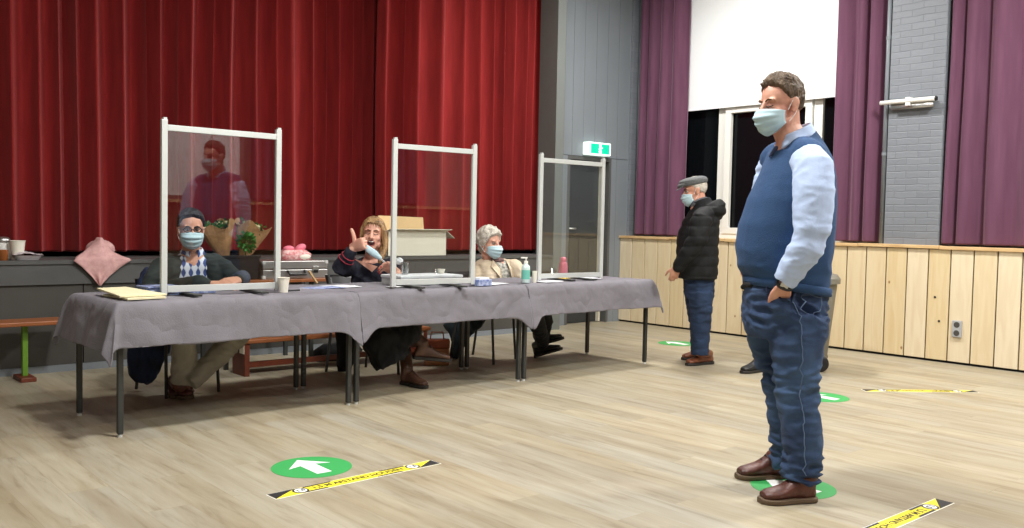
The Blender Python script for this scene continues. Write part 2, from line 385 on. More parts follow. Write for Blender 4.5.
def ell(bm, c, A, B, C, n=16, m=10):
    c, A, B, C = V(c), V(A), V(B), V(C); sts = []
    for j in range(1, m):
        a = -PI/2 + PI*j/m; sts.append((c + C*math.sin(a), A*math.cos(a), B*math.cos(a)))
    sts = [(c - C*.999, A*.05, B*.05)] + sts + [(c + C*.999, A*.05, B*.05)]
    loft(bm, sts, n)
def lathe(bm, c, prof, n=20, axis=V((0, 0, 1)), cap=True):
    z = V(axis).normalized(); u = V((1, 0, 0)) if abs(z.x) < .8 else V((0, 1, 0)); x = (u - z*u.dot(z)).normalized(); y = z.cross(x)
    loft(bm, [(V(c) + z*h, x*r, y*r) for r, h in prof], n, cap)
def bake(name, bm, m, parent=None, voxel=0, smooth=0, label=None, fold=None, sub=0, factor=.5):
    bmesh.ops.recalc_face_normals(bm, faces=bm.faces)
    me = bpy.data.meshes.new(name+'_raw'); bm.to_mesh(me); bm.free()
    t = bpy.data.objects.new('tmp', me); COL.objects.link(t)
    if sub:
        s = t.modifiers.new('s', 'SUBSURF'); s.levels = sub; s.render_levels = sub
    if voxel:
        r = t.modifiers.new('r', 'REMESH'); r.mode = 'VOXEL'; r.voxel_size = voxel
    if smooth:
        s = t.modifiers.new('m', 'SMOOTH'); s.iterations = smooth; s.factor = factor
    dg = bpy.context.evaluated_depsgraph_get(); dg.update()
    out = bpy.data.meshes.new_from_object(t.evaluated_get(dg)); out.name = name
    bpy.data.objects.remove(t); bpy.data.meshes.remove(me)
    if fold:
        ns = [v.normal.copy() for v in out.vertices]
        for v, nn in zip(out.vertices, ns): v.co += nn*fold(v.co)
    return link(name, out, m, parent, label, True)
def folds(amp, sc=(12, 12, 20), where=None):
    def f(p):
        q = V((p.x*sc[0], p.y*sc[1], p.z*sc[2]))
        w = noise.noise(q*.25)*2
        v = noise.noise(q + V((w, w, w)))
        v2 = noise.noise(q*2.1+V((3, 1, 7)))
        v = (1-abs(v)*2.4) * .5 + (1-abs(v2)*2.4)*.22 - .38
        return amp*v*(where(p) if where else 1)
    return f
def poly(bm, pts, z=None):
    vs = [bm.verts.new(p) for p in pts]; return bm.faces.new(vs)
def prism(bm, pts, ext):             # flat outline extruded along ext
    ext = V(ext); a = [bm.verts.new(p) for p in pts]; b = [bm.verts.new(V(p)+ext) for p in pts]
    bm.faces.new(a); bm.faces.new(list(reversed(b))); n = len(a)
    for i in range(n): bm.faces.new((a[i], b[i], b[(i+1) % n], a[(i+1) % n]))
def sheet(bm, fn, nu, nv, thick=0):
    g = [[bm.verts.new(fn(i/nu, j/nv)) for j in range(nv+1)] for i in range(nu+1)]
    for i in range(nu):
        for j in range(nv): bm.faces.new((g[i][j], g[i+1][j], g[i+1][j+1], g[i][j+1]))
    return g
def solid(o, t, off=0):
    s = o.modifiers.new('thick', 'SOLIDIFY'); s.thickness = t; s.offset = off; return o
def text_mesh(txt, size, name='text', bold=0):
    c = bpy.data.curves.new(name, 'FONT'); c.body = txt; c.size = size; c.align_x = 'CENTER'; c.align_y = 'CENTER'; c.extrude = .0003; c.offset = bold
    t = bpy.data.objects.new('tmp', c); COL.objects.link(t)
    dg = bpy.context.evaluated_depsgraph_get(); dg.update()
    me = bpy.data.meshes.new_from_object(t.evaluated_get(dg)); bpy.data.objects.remove(t); me.name = name
    return me
# ================================================================== the room
XW, YB, HS, HW = 8.3279, 7.3356, .8381, 1.0545
def struct(name, bm, m, parent=None, label=None, **k):
    o = build(name, bm, m, parent, label, **k)
    if parent is None: o['kind'] = 'structure'
    return o
H = 4.3
b = BM(); box(b, (-3, -1.4, -.1), (8.75, 9.6, 0)); struct('floor', b, 'floor')
b = BM(); box(b, (-3.1, -1.4, H), (8.75, 9.6, H+.1)); struct('ceiling', b, 'ceiling')
b = BM(); box(b, (-3.1, -1.4, 0), (-3, 9.6, H)); struct('wall_left', b, 'dark_wall')
b = BM(); box(b, (-3, -1.4, 0), (8.75, -1.3, H)); struct('wall_rear', b, 'dark_wall')
b = BM(); box(b, (8.62, -1.3, 0), (8.75, 7.6, 1.0)); box(b, (8.62, -1.3, 1.0), (8.75, 4.5, H)); box(b, (8.62, 6.95, 1.0), (8.75, 7.6, H)); box(b, (8.62, 4.5, 3.4), (8.75, 6.95, H))
struct('wall_right', b, 'grey_wall')
# end wall with the door: grooved grey boards over a backing
b = BM()
box(b, (7.06, 7.62, 1.98), (8.44, 7.8, H)); box(b, (7.06, 7.62, 0), (7.40, 7.8, 1.98)); box(b, (8.14, 7.62, 0), (8.44, 7.8, 1.98))
xs = [7.06, 7.33, 7.464, 7.644, 7.84, 8.035, 8.228, 8.44]
for a, c in zip(xs, xs[1:]):
    for z0, z1 in ((1.985, H),): box(b, (a+.002, 7.6, z0), (c-.002, 7.63, z1))
box(b, (7.062, 7.6, 0), (7.40, 7.63, 1.98)); box(b, (8.14, 7.6, 0), (8.228, 7.63, 1.98)); box(b, (8.232, 7.6, 0), (8.44, 7.63, 1.98))
struct('wall_back', b, 'grey_wall')
b = BM(); box(b, (8.44, 7.57, 0), (8.62, 7.8, H)); struct('wall_corner', b, 'brick_x')
b = BM(); box(b, (-3, 9.5, 0), (8.75, 9.6, H)); struct('wall_backstage', b, 'black_paint')
b = BM(); box(b, (7.2, 7.8, 0), (7.28, 9.5, H)); struct('wall_stage_side', b, 'black_paint')
# stage front
b = BM(); box(b, (-3, YB, .657), (6.95, 9.5, HS)); box(b, (-3, YB-.012, HS-.03), (6.95, YB, HS)); struct('trim_1', b, 'stage_grey')
b = BM()
x = -2.9
while x < 6.9:
    box(b, (x+.004, YB+.02, .05), (min(x+.62, 6.95)-.004, YB+.1, .657)); x += .62
struct('trim_2', b, 'stage_dark')
b = BM(); box(b, (-3, YB, 0), (6.95, YB+.1, .05)); struct('baseboard_stage', b, 'grey_wall')
b = BM(); box(b, (6.95, YB, 0), (7.075, 7.62, H)); struct('trim_3', b, mat('column_grey', (106, 111, 108), .5, var=.03))
b = BM(); box(b, (-3, 7.5, 3.75), (6.95, 7.6, H)); struct('trim_4', b, 'stage_grey')
# exit door
b = BM(); box(b, (7.40, 7.6, 0), (7.445, 7.74, 1.98)); box(b, (8.105, 7.6, 0), (8.14, 7.74, 1.98)); box(b, (7.445, 7.6, 1.94), (8.105, 7.74, 1.98))
struct('trim_5', b, 'stage_grey')
b = BM(); box(b, (7.445, 7.70, .01), (8.105, 7.745, 1.94)); dr = struct('door_1', b, mat('dark_door', (44, 47, 49), .4, var=.03))
b = BM(); box(b, (8.03, 7.655, .01), (8.06, 7.70, 1.93)); build('door_edge_strip', b, 'cream', dr, 'cream strip')
b = BM(); box(b, (7.485, 7.690, 1.0), (7.535, 7.70, 1.27)); build('door_handle_plate', b, 'steel', dr, 'steel handle plate')
b = BM(); limb(b, [(7.51, 7.695, 1.13), (7.51, 7.65, 1.13), (7.60, 7.65, 1.13)], [.013]*3, 10); build('door_handle', b, 'steel', dr, 'steel lever handle', smooth=True)
# brick pillar on the right wall
b = BM(); box(b, (8.40, 3.75, 0), (8.66, 4.27, H)); struct('wall_pillar', b, 'brick_y')
# wainscot
b = BM(); y0 = 2.002-.2*16
for i in range(45):
    a = y0 + .2*i + .006; c = a + .188
    if a > 7.59: break
    box(b, (XW, a, .022), (XW+.02, min(c, 7.6), HW-.03))
struct('trim_6', b, 'pine', bevel=.003)
b = BM(); box(b, (XW+.03, -1.3, 0), (XW+.04, 7.6, HW-.03)); struct('trim_7', b, 'black_paint')
b = BM()
for i in range(12):
    a = 7.6-.78*i; c = a-.776
    if c < -1.3: c = -1.3
    if a < -1.25: break
    dz = (.004 if i % 3 == 1 else 0); box(b, (XW-.022, c, HW-.03+dz), (8.62, a, HW+dz))
struct('trim_8', b, 'pine_cap', bevel=.003)
# window behind the blind
b = BM(); fx0, fx1 = 8.55, 8.62
box(b, (fx0, 4.5, HW), (fx1, 6.95, 1.12)); box(b, (fx0+.02, 4.5, 2.54), (fx1, 6.95, 2.60)); box(b, (fx0+.02, 4.5, 2.60), (fx1, 6.95, 3.4))
box(b, (fx0+.02, 6.26, 1.1), (fx1, 6.36, 2.56)); box(b, (fx0+.02, 5.06, 1.1), (fx1, 5.16, 2.56)); box(b, (fx0+.02, 4.5, 1.1), (fx1, 4.56, 2.56)); box(b, (fx0+.02, 6.89, 1.1), (fx1, 6.95, 2.56))
w = struct('window_1', b, 'white', bevel=.004)
b = BM(); s0, s1 = 5.17, 6.25
box(b, (fx0-.01, s0, 1.11), (fx0+.04, s1, 1.18)); box(b, (fx0-.01, s0, 2.46), (fx0+.04, s1, 2.54)); box(b, (fx0-.01, s0, 1.18), (fx0+.04, s0+.075, 2.46)); box(b, (fx0-.01, s1-.075, 1.18), (fx0+.04, s1, 2.46))
build('window_sash', b, 'white', w, bevel=.004)
b = BM(); box(b, (8.605, 4.5, 1.06), (8.615, 6.95, 2.6)); build('window_glass', b, 'night', w, 'black night-time glass')
b = BM(); box(b, (8.512, 4.55, 2.532), (8.516, 6.86, 4.25)); box(b, (8.508, 4.55, 2.522), (8.52, 6.86, 2.536))
tag(build('roller_blind', b, 'blind'), 'large white roller blind pulled halfway down over the dark window', 'blind')
# rear of the hall (seen mirrored in the clear screens)
b = BM()
for i in range(62): box(b, (-2.9+.187*i, -1.3, 0), (-2.9+.187*i+.18, -1.28, 1.36))
struct('trim_9', b, 'panel_dark')
b = BM(); box(b, (-3, -1.3, 1.36), (8.6, -1.2, 1.4)); struct('trim_10', b, 'pine_cap')
# ceiling lights; the last is an unseen fill, added to brighten camera-facing sides
LAMPS = [(6.7, 1.7, 190), (6.6, 5.4, 150), (2.5, 3.4, 175), (4.6, -.3, 110), (.2, 3.2, 14), (.3, .2, 85)]
for i, (x, y, pw) in enumerate(LAMPS):
    pos = ['above the right wall near the rear', 'above the row of purple curtains', 'above the middle of the hall floor', 'above the rear middle', 'above the left part of the hall', 'above the rear left corner as an added fill'][i]
    t = empty('ceiling_light', (x, y, H), 'square white ceiling light fixed '+pos, 'ceiling light', 'ceiling lights')
    b = BM(); box(b, (x-.32, y-.32, H-.06), (x+.32, y+.32, H-.001)); build('lamp_housing', b, 'white', t, bevel=.006)
    b = BM(); box(b, (x-.28, y-.28, H-.068), (x+.28, y+.28, H-.061)); build('lamp_diffuser', b, 'lamp', t)
    l = bpy.data.lights.new('ceiling_lamp', 'AREA'); l.shape = 'SQUARE'; l.size = .5; l.energy = pw; l.color = (1, .98, .95)
    lo = bpy.data.objects.new('ceiling_lamp', l); COL.objects.link(lo); lo.location = (x, y, H-.09); lo.parent = t; lo.matrix_parent_inverse = WM[t].inverted()
wd = bpy.data.worlds.new('world'); SC.world = wd; wd.use_nodes = True
wd.node_tree.nodes['Background'].inputs['Color'].default_value = (.02, .025, .03, 1)

# ================================================================== curtains
def curtain(name, a, bpt, z0, z1, nf, amp, m, seed, label, cat, group=None, lean=0, hem=.0):
    a, c = V(a), V(bpt); d = c-a; L = d.length; d.normalize(); nrm = V((-d.y, d.x, 0))
    rnd = random.Random(seed); n = nf*10; rows = 26
    ph = [0]; amps = [rnd.uniform(.5, 1.15) for _ in range(nf+2)]
    wd_ = [rnd.uniform(.6, 1.5) for _ in range(nf)]; tot = sum(wd_); pos = [0]
    for w_ in wd_: pos.append(pos[-1]+w_/tot)
    dr_ = [rnd.uniform(-1, 1) for _ in range(nf+1)]
    bm = BM(); g = []
    for i in range(n+1):
        k = min(i//10, nf-1); t = (i-k*10)/10
        row = []
        for j in range(rows+1):
            v = j/rows; z = z1 + (z0-z1)*v
            s = pos[k]+(pos[k+1]-pos[k])*t
            wob = (noise.noise(V((s*9+seed, v*1.3, 2.2)))*.5 + noise.noise(V((s*24+seed, v*2.2, 7)))*.2)
            sh = math.sin(2*PI*t); f = amps[k]*(1-t)+amps[k+1]*t
            off = -amp*f*(2*(.5+.5*sh)**1.9-.8)*(.8+.25*v) + amp*.35*wob + amp*.45*noise.noise(V((s*L*1.7, v*.5, seed+9)))
            # ridge overhang sideways
            sd = (.012*math.sin(4*PI*t)*f + .05*wob*v + .035*noise.noise(V((s*L*1.1, v*1.2, seed+4))))*(1 if L > 2 else .5)
            off += .005*noise.noise(V((s*40, z*1.2, seed)))
            p = a + d*(L*s + sd) + nrm*off; p.z = z + (hem*noise.noise(V((s*7, 0, seed))) if j == rows else 0)
            row.append(bm.verts.new(p))
        g.append(row)
    for i in range(n):
        for j in range(rows): bm.faces.new((g[i][j], g[i+1][j], g[i+1][j+1], g[i][j+1]))
    me = bpy.data.meshes.new(name); bm.to_mesh(me); bm.free()
    o = link(name, me, m, smooth=True); solid(o, .004); s = o.modifiers.new('s', 'SUBSURF'); s.levels = 1; s.render_levels = 1
    tag(o, label, cat, group); return o
curtain('stage_curtain', (-2.6, 7.90, 0), (5.02, 7.90, 0), .875, 3.9, 44, .095, 'red_velvet', 3, 'wide dark red velvet stage curtain behind the seated people, left part', 'curtain', 'red stage curtains')
curtain('stage_curtain', (4.86, 7.67, 0), (7.15, 7.67, 0), .875, 3.9, 12, .10, 'red_velvet', 11, 'right end of the red velvet stage curtain, beside the grey wall', 'curtain', 'red stage curtains')
curtain('side_curtain', (8.45, 6.70, 0), (8.45, 7.45, 0), HW+.012, H-.05, 4, .06, 'purple', 21, 'purple curtain in the far corner, left of the white blind', 'curtain', 'purple window curtains')
curtain('side_curtain', (8.44, 4.30, 0), (8.44, 4.84, 0), HW+.012, H-.05, 3, .055, 'purple', 24, 'purple curtain between the white blind and the grey brick pillar', 'curtain', 'purple window curtains')
curtain('side_curtain', (8.45, 2.3, 0), (8.45, 3.73, 0), HW+.012, H-.05, 7, .07, 'purple', 27, 'purple curtain at the right edge, right of the brick pillar', 'curtain', 'purple window curtains')
# rear window dressing seen as reflections in the screens
b = BM(); box(b, (4.2, -1.29, 1.45), (5.7, -1.28, H-.1)); tag(build('roller_blind', b, 'blind'), 'white roller blind on the rear wall, mirrored in the left screen', 'blind')
curtain('side_curtain', (5.8, -1.18, 0), (6.9, -1.18, 0), 1.42, H-.1, 7, .05, 'purple', 33, 'purple curtain on the rear wall beside the rear blind', 'curtain')
curtain('side_curtain', (3.0, -1.18, 0), (4.1, -1.18, 0), 1.42, H-.1, 7, .05, 'purple', 37, 'purple curtain on the rear wall left of the rear blind', 'curtain')

# ================================================================== fittings on the walls
t = empty('exit_sign', (7.83, 7.6, 2.0), 'lit green and white emergency exit sign above the grey door', 'sign')
b = BM(); box(b, (7.64, 7.50, 2.0), (8.02, 7.6, 2.15)); build('sign_case', b, 'exit_white', t, bevel=.01)
for k, x in enumerate((7.695, 7.87)):
    b = BM(); box(b, (x-.02, 7.494, 2.018), (x+.115, 7.4985, 2.132)); build('sign_panel', b, 'exit_green', t, 'green panel')
b = BM(); xx, zz, yy = 7.833, 2.075, 7.49           # the running figure / door in white between
ell(b, (xx+.004, yy, zz+.038), (.011, 0, 0), (0, .003, 0), (0, 0, .011), 12, 6)
limb(b, [(xx, yy, zz+.02), (xx-.006, yy, zz-.012)], [.009]*2, 8); limb(b, [(xx-.006, yy, zz-.012), (xx+.012, yy, zz-.03), (xx+.006, yy, zz-.05)], [.006]*3, 8)
limb(b, [(xx-.006, yy, zz-.012), (xx-.018, yy, zz-.032), (xx-.03, yy, zz-.034)], [.006]*3, 8); limb(b, [(xx, yy, zz+.018), (xx+.02, yy, zz+.005), (xx+.028, yy, zz+.014)], [.005]*3, 8)
limb(b, [(xx, yy, zz+.018), (xx-.02, yy, zz+.012), (xx-.028, yy, zz-.004)], [.005]*3, 8)
build('sign_figure', b, 'exit_white', t, 'white running figure')
# pipes
def pipe(pts, r, label):
    b = BM(); limb(b, pts, [r]*len(pts), 12, round_ends=False)
    o = build('wall_pipe', b, 'pipe', smooth=True); return tag(o, label, 'pipe')
t = empty('wall_pipe', (8.53, 7.50, HW), 'thin grey pipe running up the corner beside the purple curtain', 'pipe')
b = BM(); limb(b, [(8.53, 7.52, HW), (8.53, 7.52, H)], [.025]*2, 12, round_ends=False); build('pipe_tube', b, 'pipe', t, smooth=True)
P = atX(641, 117, 8.50)
b = BM(); ell(b, P, (.03, 0, 0), (0, .03, 0), (0, 0, .022), 14, 8); build('sensor', b, 'white', t, 'small white sensor', smooth=True)
t = empty('wall_pipe', (8.41, 4.305, HW), 'grey downpipe beside the left edge of the brick pillar', 'pipe')
b = BM(); limb(b, [(8.415, 4.305, HW), (8.415, 4.305, H)], [.021]*2, 12, round_ends=False); build('pipe_tube', b, 'pipe', t, smooth=True)
for z in (1.9, 3.0):
    b = BM(); lathe(b, (8.415, 4.305, z), [(.025, 0), (.025, .03)], 12); build('pipe_collar', b, 'pipe', t)
# tubular fitting on the pillar
t = empty('wall_fitting', (8.36, 4.05, 2.38), 'white tubular fitting mounted across the grey brick pillar', 'wall lamp')
b = BM(); limb(b, [(8.33, 4.32, 2.392), (8.33, 3.80, 2.392)], [.021]*2, 14, round_ends=False); build('tube', b, 'white', t, smooth=True)
b = BM(); limb(b, [(8.33, 3.80, 2.392), (8.33, 3.787, 2.392)], [.022]*2, 14, round_ends=False); build('end_cap', b, 'black_plastic', t, 'black end cap')
def refl(u, v):
    a = PI*.05 + u*PI*.62; return V((8.395-.055*math.sin(a)-.004, 4.22-.40*v, 2.345+.05*math.cos(a)))
b = BM(); sheet(b, refl, 10, 1); solid(build('reflector', b, 'steel', t, 'dull metal reflector', smooth=True), .004)
b = BM(); box(b, (8.315, 4.03, 2.345), (8.40, 4.075, 2.425)); build('bracket', b, 'white', t, bevel=.005)
# socket
t = empty('wall_socket', (XW, 3.516, .24), 'grey double power socket on the pale wooden panelling', 'socket')
b = BM(); box(b, (XW-.022, 3.474, .245), (XW, 3.558, .395)); build('socket_plate', b, 'outlet', t, bevel=.006)
for z in (.283, .357):
    b = BM(); lathe(b, (XW-.023, 3.516, z), [(.026, 0), (.026, -.003), (.021, -.003), (.021, .001)], 20, V((-1, 0, 0))); build('socket_outlet', b, 'stage_dark', t, smooth=False)
for (py, pz, wh) in ((3.7276, .589, 'upper'), (3.6825, .374, 'lower')):
    b = BM(); lathe(b, (XW, py, pz), [(.010, 0), (.010, .004), (.006, .006)], 12, V((-1, 0, 0)))
    tag(build('screw', b, 'black_plastic'), wh+' of two dark screw heads in the panelling left of the socket', 'screw')

# ================================================================== floor markings
def arrow_sticker(c, label):
    c = V(c); c.z = 0; t = empty('floor_sticker', c, label, 'floor sticker', 'round arrow stickers')
    b = BM(); lathe(b, c, [(.19, .0004), (.19, .0016)], 48); build('disc', b, 'greenst', t)
    b = BM(); s = .95
    pts = [(0, .155), (-.115, .02), (-.04, .045), (-.04, -.13), (.04, -.13), (.04, .045), (.115, .02)]
    prism(b, [c+V((x*s, y*s, .0017)) for x, y in pts], (0, 0, .0008)); build('arrow', b, 'whitest', t, 'white arrow')
arrow_sticker((2.11, 3.87, 0), 'round green floor sticker with white arrow, in front of the left table')
arrow_sticker(atz(677, 343.4), 'round green floor sticker with white arrow, left of the man in the flat cap')
arrow_sticker(atz(821, 397), 'round green floor sticker half hidden behind the jeans of the tall man')
arrow_sticker(atz(793, 487), 'round green floor sticker under the brown boots of the tall man')
TXT = text_mesh('1,5 M AFSTAND HOUDEN', .043, bold=.0012)
TXT2 = text_mesh('1,5', .036, bold=.001)
def tape(c, d, L, label, flip=False):
    c = V((c[0], c[1], 0)); d = V((d[0], d[1], 0)).normalized(); n = V((-d.y, d.x, 0))
    if flip: d = -d; n = -n
    W = .043; t = empty('floor_tape', c, label, 'floor tape', 'yellow distance strips')
    P = lambda u, v, z: c + d*u + n*v + V((0, 0, z))
    b = BM(); prism(b, [P(u, v, .0003) for u, v in ((-L/2, -W), (L/2, -W), (L/2, W), (-L/2, W))], (0, 0, .0008)); build('backing', b, 'whitest', t, 'white border')
    w = W-.004; l = L/2-.004
    b = BM(); prism(b, [P(u, v, .0012) for u, v in ((-l, -w), (l, -w), (l, w), (-l, w))], (0, 0, .0005)); build('strip', b, 'yellowst', t)
    for s in (-1, 1):
        b = BM(); prism(b, [P(s*u, v*s, .0018) for u, v in ((l, w), (l, -w), (l-.13, -w))] if s*1 else [], (0, 0, .0004)); build('corner_mark', b, 'blackst', t, 'black triangle')
        b = BM(); cc = P(s*(l-.14), 0, .0019); lathe(b, cc, [(.037, 0), (.037, .0004)], 24); build('round_mark', b, 'blackst', t, 'black disc')
        b = BM(); lathe(b, cc+V((0, 0, .0005)), [(.028, 0), (.028, .0003)], 24)
        m = build('round_face', b, 'whitest', t, 'white disc')
        o = link('lettering', TXT2.copy(), 'blackst', t); o.matrix_basis = Matrix.Translation(cc+V((0, 0, .0012))) @ Matrix((d, n, V((0, 0, 1)))).transposed().to_4x4()
    for (a, e, s) in ((-.62, -.30, 1), (.30, .62, 1), (-.75+.06, -.42, -1), (.18, .50, -1), ):
        b = BM(); prism(b, [P(u*l, s*v, .0018) for u, v in ((a, w-.012), (e, w-.012), (e, w), (a, w))], (0, 0, .0004)); build('edge_dash', b, 'blackst', t, 'black dash')
    o = link('lettering', TXT.copy(), 'blackst', t); o.matrix_basis = Matrix.Translation(P(0, 0, .0019)) @ Matrix((d, n, V((0, 0, 1)))).transposed().to_4x4()
tape((2.192, 3.572), (.893, .046), .90, 'yellow and black distance strip on the floor beside the nearest green arrow')
tape((6.70, 3.082), (.671, -.5155), .86, 'yellow and black distance strip on the floor near the wooden panelling')
tape((3.61, 1.735), (1, .005), .90, 'yellow and black distance strip cut off by the bottom edge of the photo', flip=True)

# ================================================================== tables, cloths
TD = .0262; TC, TS = math.cos(TD), math.sin(TD)
def tw(u, v, z=0): return V((1.5861+u*TC-v*TS, 5.0081+u*TS+v*TC, z))
TL, TDP, TG, TH = 1.4205, .672, .0574, .72
TW = ['left end of the row', 'middle of the row', 'right end of the row']
def cloth(u0, u1, v0, v1, z, drops, label, parent=None, seed=0, seamL=False, seamR=False):
    dF, dB, dL, dR = drops; N = 12
    def prof(a, lo, hi, dl, dh, step=.045):
        ks = []
        n = max(2, int(dl/step)); ks += [lo-dl+dl*i/n for i in range(n)]
        n = int((hi-lo)/step); ks += [lo+(hi-lo)*i/n for i in range(n)]
        n = max(2, int(dh/step)); ks += [hi+dh*i/n for i in range(n+1)]
        return ks
    us = prof(0, u0, u1, dL, dR, .03); vs = prof(0, v0, v1, dF, dB, .03)
    bm = BM(); g = []
    for u in us:
        row = []
        for v in vs:
            a = u-u1 if u > u1 else (u-u0 if u < u0 else 0); c = v-v1 if v > v1 else (v-v0 if v < v0 else 0)
            bu, bv = min(max(u, u0), u1), min(max(v, v0), v1)
            if (seamR and a > 0) or (seamL and a < 0):      # folded flat against the neighbour table
                a = 0
            if a == 0 and c == 0: ou = ov = drop = 0
            elif a == 0 or c == 0:
                r = abs(a)+abs(c); drop = r
                s = (u if c else v)
                wav = noise.noise(V((s*3.2+seed*7, r*.8, seed)))*.55 + noise.noise(V((s*9+seed*3, r*1.5+5, seed)))*.28
                o_ = .012 + .05*(r/.3)*max(0, .35+wav) + .022*(r/.3)
                near = 0
                if c:
                    for e in (u0, u1): near = max(near, math.exp(-((u-e)/.09)**2))
                if (seamL or seamR) and c < 0:
                    e_ = 0
                    if seamR: e_ = max(e_, math.exp(-((u-u1)/.10)**2))
                    if seamL: e_ = max(e_, math.exp(-((u-u0)/.10)**2))
                    drop = r*(1+.42*e_**2); o_ += .045*e_*(r/.3)
                ou, ov = (math.copysign(o_+.028*(r/.25), a), 0) if a else (0, math.copysign(o_, c))
            else:
                r = math.hypot(a, c); ph = math.atan2(abs(c), abs(a)); k = math.sin(2*ph)
                drop = r*(1-.05*k); fl = .03 + .12*k*(r/.35) ; o0 = .02*(r/.3)
                ou = math.copysign(fl*math.cos(ph)+o0, a)*(1-.35*k); ov = math.copysign(fl*math.sin(ph)+o0, c)*(1-.35*k)
                ou *= 1+.25*math.sin(ph*6); 
            zz = z + .003*noise.noise(V((u*6, v*6, seed))) - drop
            if drop > 0: zz += .012*math.exp(-drop/.02)-.004
            p = tw(bu+ou, bv+ov, max(zz, .02)); row.append(bm.verts.new(p))
        g.append(row)
    for i in range(len(us)-1):
        for j in range(len(vs)-1): bm.faces.new((g[i][j], g[i+1][j], g[i+1][j+1], g[i][j+1]))
    me = bpy.data.meshes.new('tablecloth'); bmesh.ops.recalc_face_normals(bm, faces=bm.faces); bm.to_mesh(me); bm.free()
    o = link('tablecloth', me, 'cloth', smooth=True)
    s = o.modifiers.new('s', 'SUBSURF'); s.levels = 1; s.render_levels = 2; solid(o, .003)
    tx = bpy.data.textures.new('creases', 'CLOUDS'); tx.noise_scale = .2; tx.noise_depth = 2
    d = o.modifiers.new('d', 'DISPLACE'); d.texture = tx; d.strength = .026; d.mid_level = .5
    tag(o, label, 'tablecloth', 'grey tablecloths'); return o
for i in range(3):
    u0 = i*(TL+TG); u1 = u0+TL
    t = empty('folding_table', tw(u0+TL/2, TDP/2), 'long table with dark metal legs, '+TW[i], 'table', 'row of long tables', rz=TD)
    b = BM(); c = tw((u0+u1)/2, TDP/2, TH-.016); ax, ay = V((TC, TS, 0)), V((-TS, TC, 0))
    obox(b, c, ax*(TL/2+.025), ay*(TDP/2+.035), V((0, 0, .012))); build('tabletop', b, 'laminate', t, bevel=.004)
    b = BM()
    for v in (.0, TDP): obox(b, tw((u0+u1)/2, v, TH-.05), ax*(TL/2), ay*.010, V((0, 0, .022)))
    for u in (u0, u1): obox(b, tw(u, TDP/2, TH-.05), ax*.010, ay*(TDP/2), V((0, 0, .022)))
    build('frame', b, 'table_metal', t)
    for u in (u0, u1):
        for v in (0, TDP):
            b = BM(); obox(b, tw(u, v, (TH-.03)/2+.008), ax*.0145, ay*.0145, V((0, 0, (TH-.03)/2-.008))); lg = build('leg', b, 'table_metal', t, bevel=.003)
            b = BM(); lathe(b, tw(u, v, 0), [(.013, 0), (.013, .012)], 12); build('foot_cap', b, 'alu', lg, 'pale foot cap')
cl = [cloth(-.03, TL+.025, -.045, TDP+.04, TH+.003, (.235, .2, .25, .05), 'grey tablecloth with a long hanging corner on the left table', seed=1, seamR=True),
      cloth(TL+TG-.025, 2*TL+TG+.025, -.045, TDP+.04, TH+.003, (.225, .2, .05, .05), 'grey tablecloth on the middle table, in front of the woman', seed=2, seamL=True, seamR=True),
      cloth(2*TL+2*TG-.025, 3*TL+2*TG+.03, -.045, TDP+.04, TH+.003, (.225, .2, .05, .19), 'grey tablecloth on the right table, under the pink bottle', seed=3, seamL=True)]
TZ = TH+.009
# ================================================================== clear screens
def screen(A, B, feet, label):
    A, B = V((A[0], A[1], TZ)), V((B[0], B[1], TZ)); d = (B-A).normalized(); n = V((-d.y, d.x, 0)); W = (B-A).length; Z = V((0, 0, 1))
    t = empty('clear_screen', (A+B)/2, label, 'screen', 'clear screens on the tables', rz=math.atan2(d.y, d.x))
    for P_ in (A, B):
        b = BM(); obox(b, P_+Z*.505, d*.017, n*.013, Z*.495); fp = build('post', b, 'alu', t, bevel=.002)
        b = BM(); obox(b, P_+Z*1.004+d*.004, d*.010, n*.010, Z*.008); build('post_cap', b, 'alu', fp)
    b = BM(); obox(b, (A+B)/2+Z*.955, d*(W/2-.018), n*.012, Z*.017); build('top_rail', b, 'alu', t, bevel=.002)
    b = BM(); obox(b, (A+B)/2+Z*.040, d*(W/2-.018), n*.012, Z*.019); build('bottom_rail', b, 'alu', t, bevel=.002)
    b = BM(); obox(b, (A+B)/2+Z*.4985, d*(W/2-.016), n*.002, Z*.439); build('pane', b, 'acrylic', t, 'clear pane')
    for f in feet:
        b = BM(); obox(b, A+d*W*f+Z*.009, d*.022, n*.15, Z*.006); build('foot', b, 'table_metal', t, 'dark flat foot', bevel=.002)
screen((1.8845, 5.1983), (2.5921, 5.2181), (.2, .78), 'clear screen with white frame on the left table, before the man with glasses')
screen((3.402, 5.150), (4.045, 5.105), (.22, .75), 'clear screen with white frame on the middle table, beside the waving woman')
screen((4.866, 5.295), (5.545, 5.272), (.35, .7), 'clear screen with white frame on the right table, in front of the grey door')
SC.view_settings.view_transform = 'Standard'; SC.view_settings.look = 'None'; SC.view_settings.gamma = 1
SC.view_settings.use_curve_mapping = False; SC.view_settings.exposure = .08
# ================================================================== things on the tables
def hexa(name, c, hx, hy, hz, rz, m, parent=None, label=None, bevel=.002):
    c = V(c); x = V((math.cos(rz), math.sin(rz), 0)); y = V((-x.y, x.x, 0))
    b = BM(); obox(b, c+V((0, 0, hz)), x*hx, y*hy, V((0, 0, hz))); return build(name, b, m, parent, label, bevel=bevel)
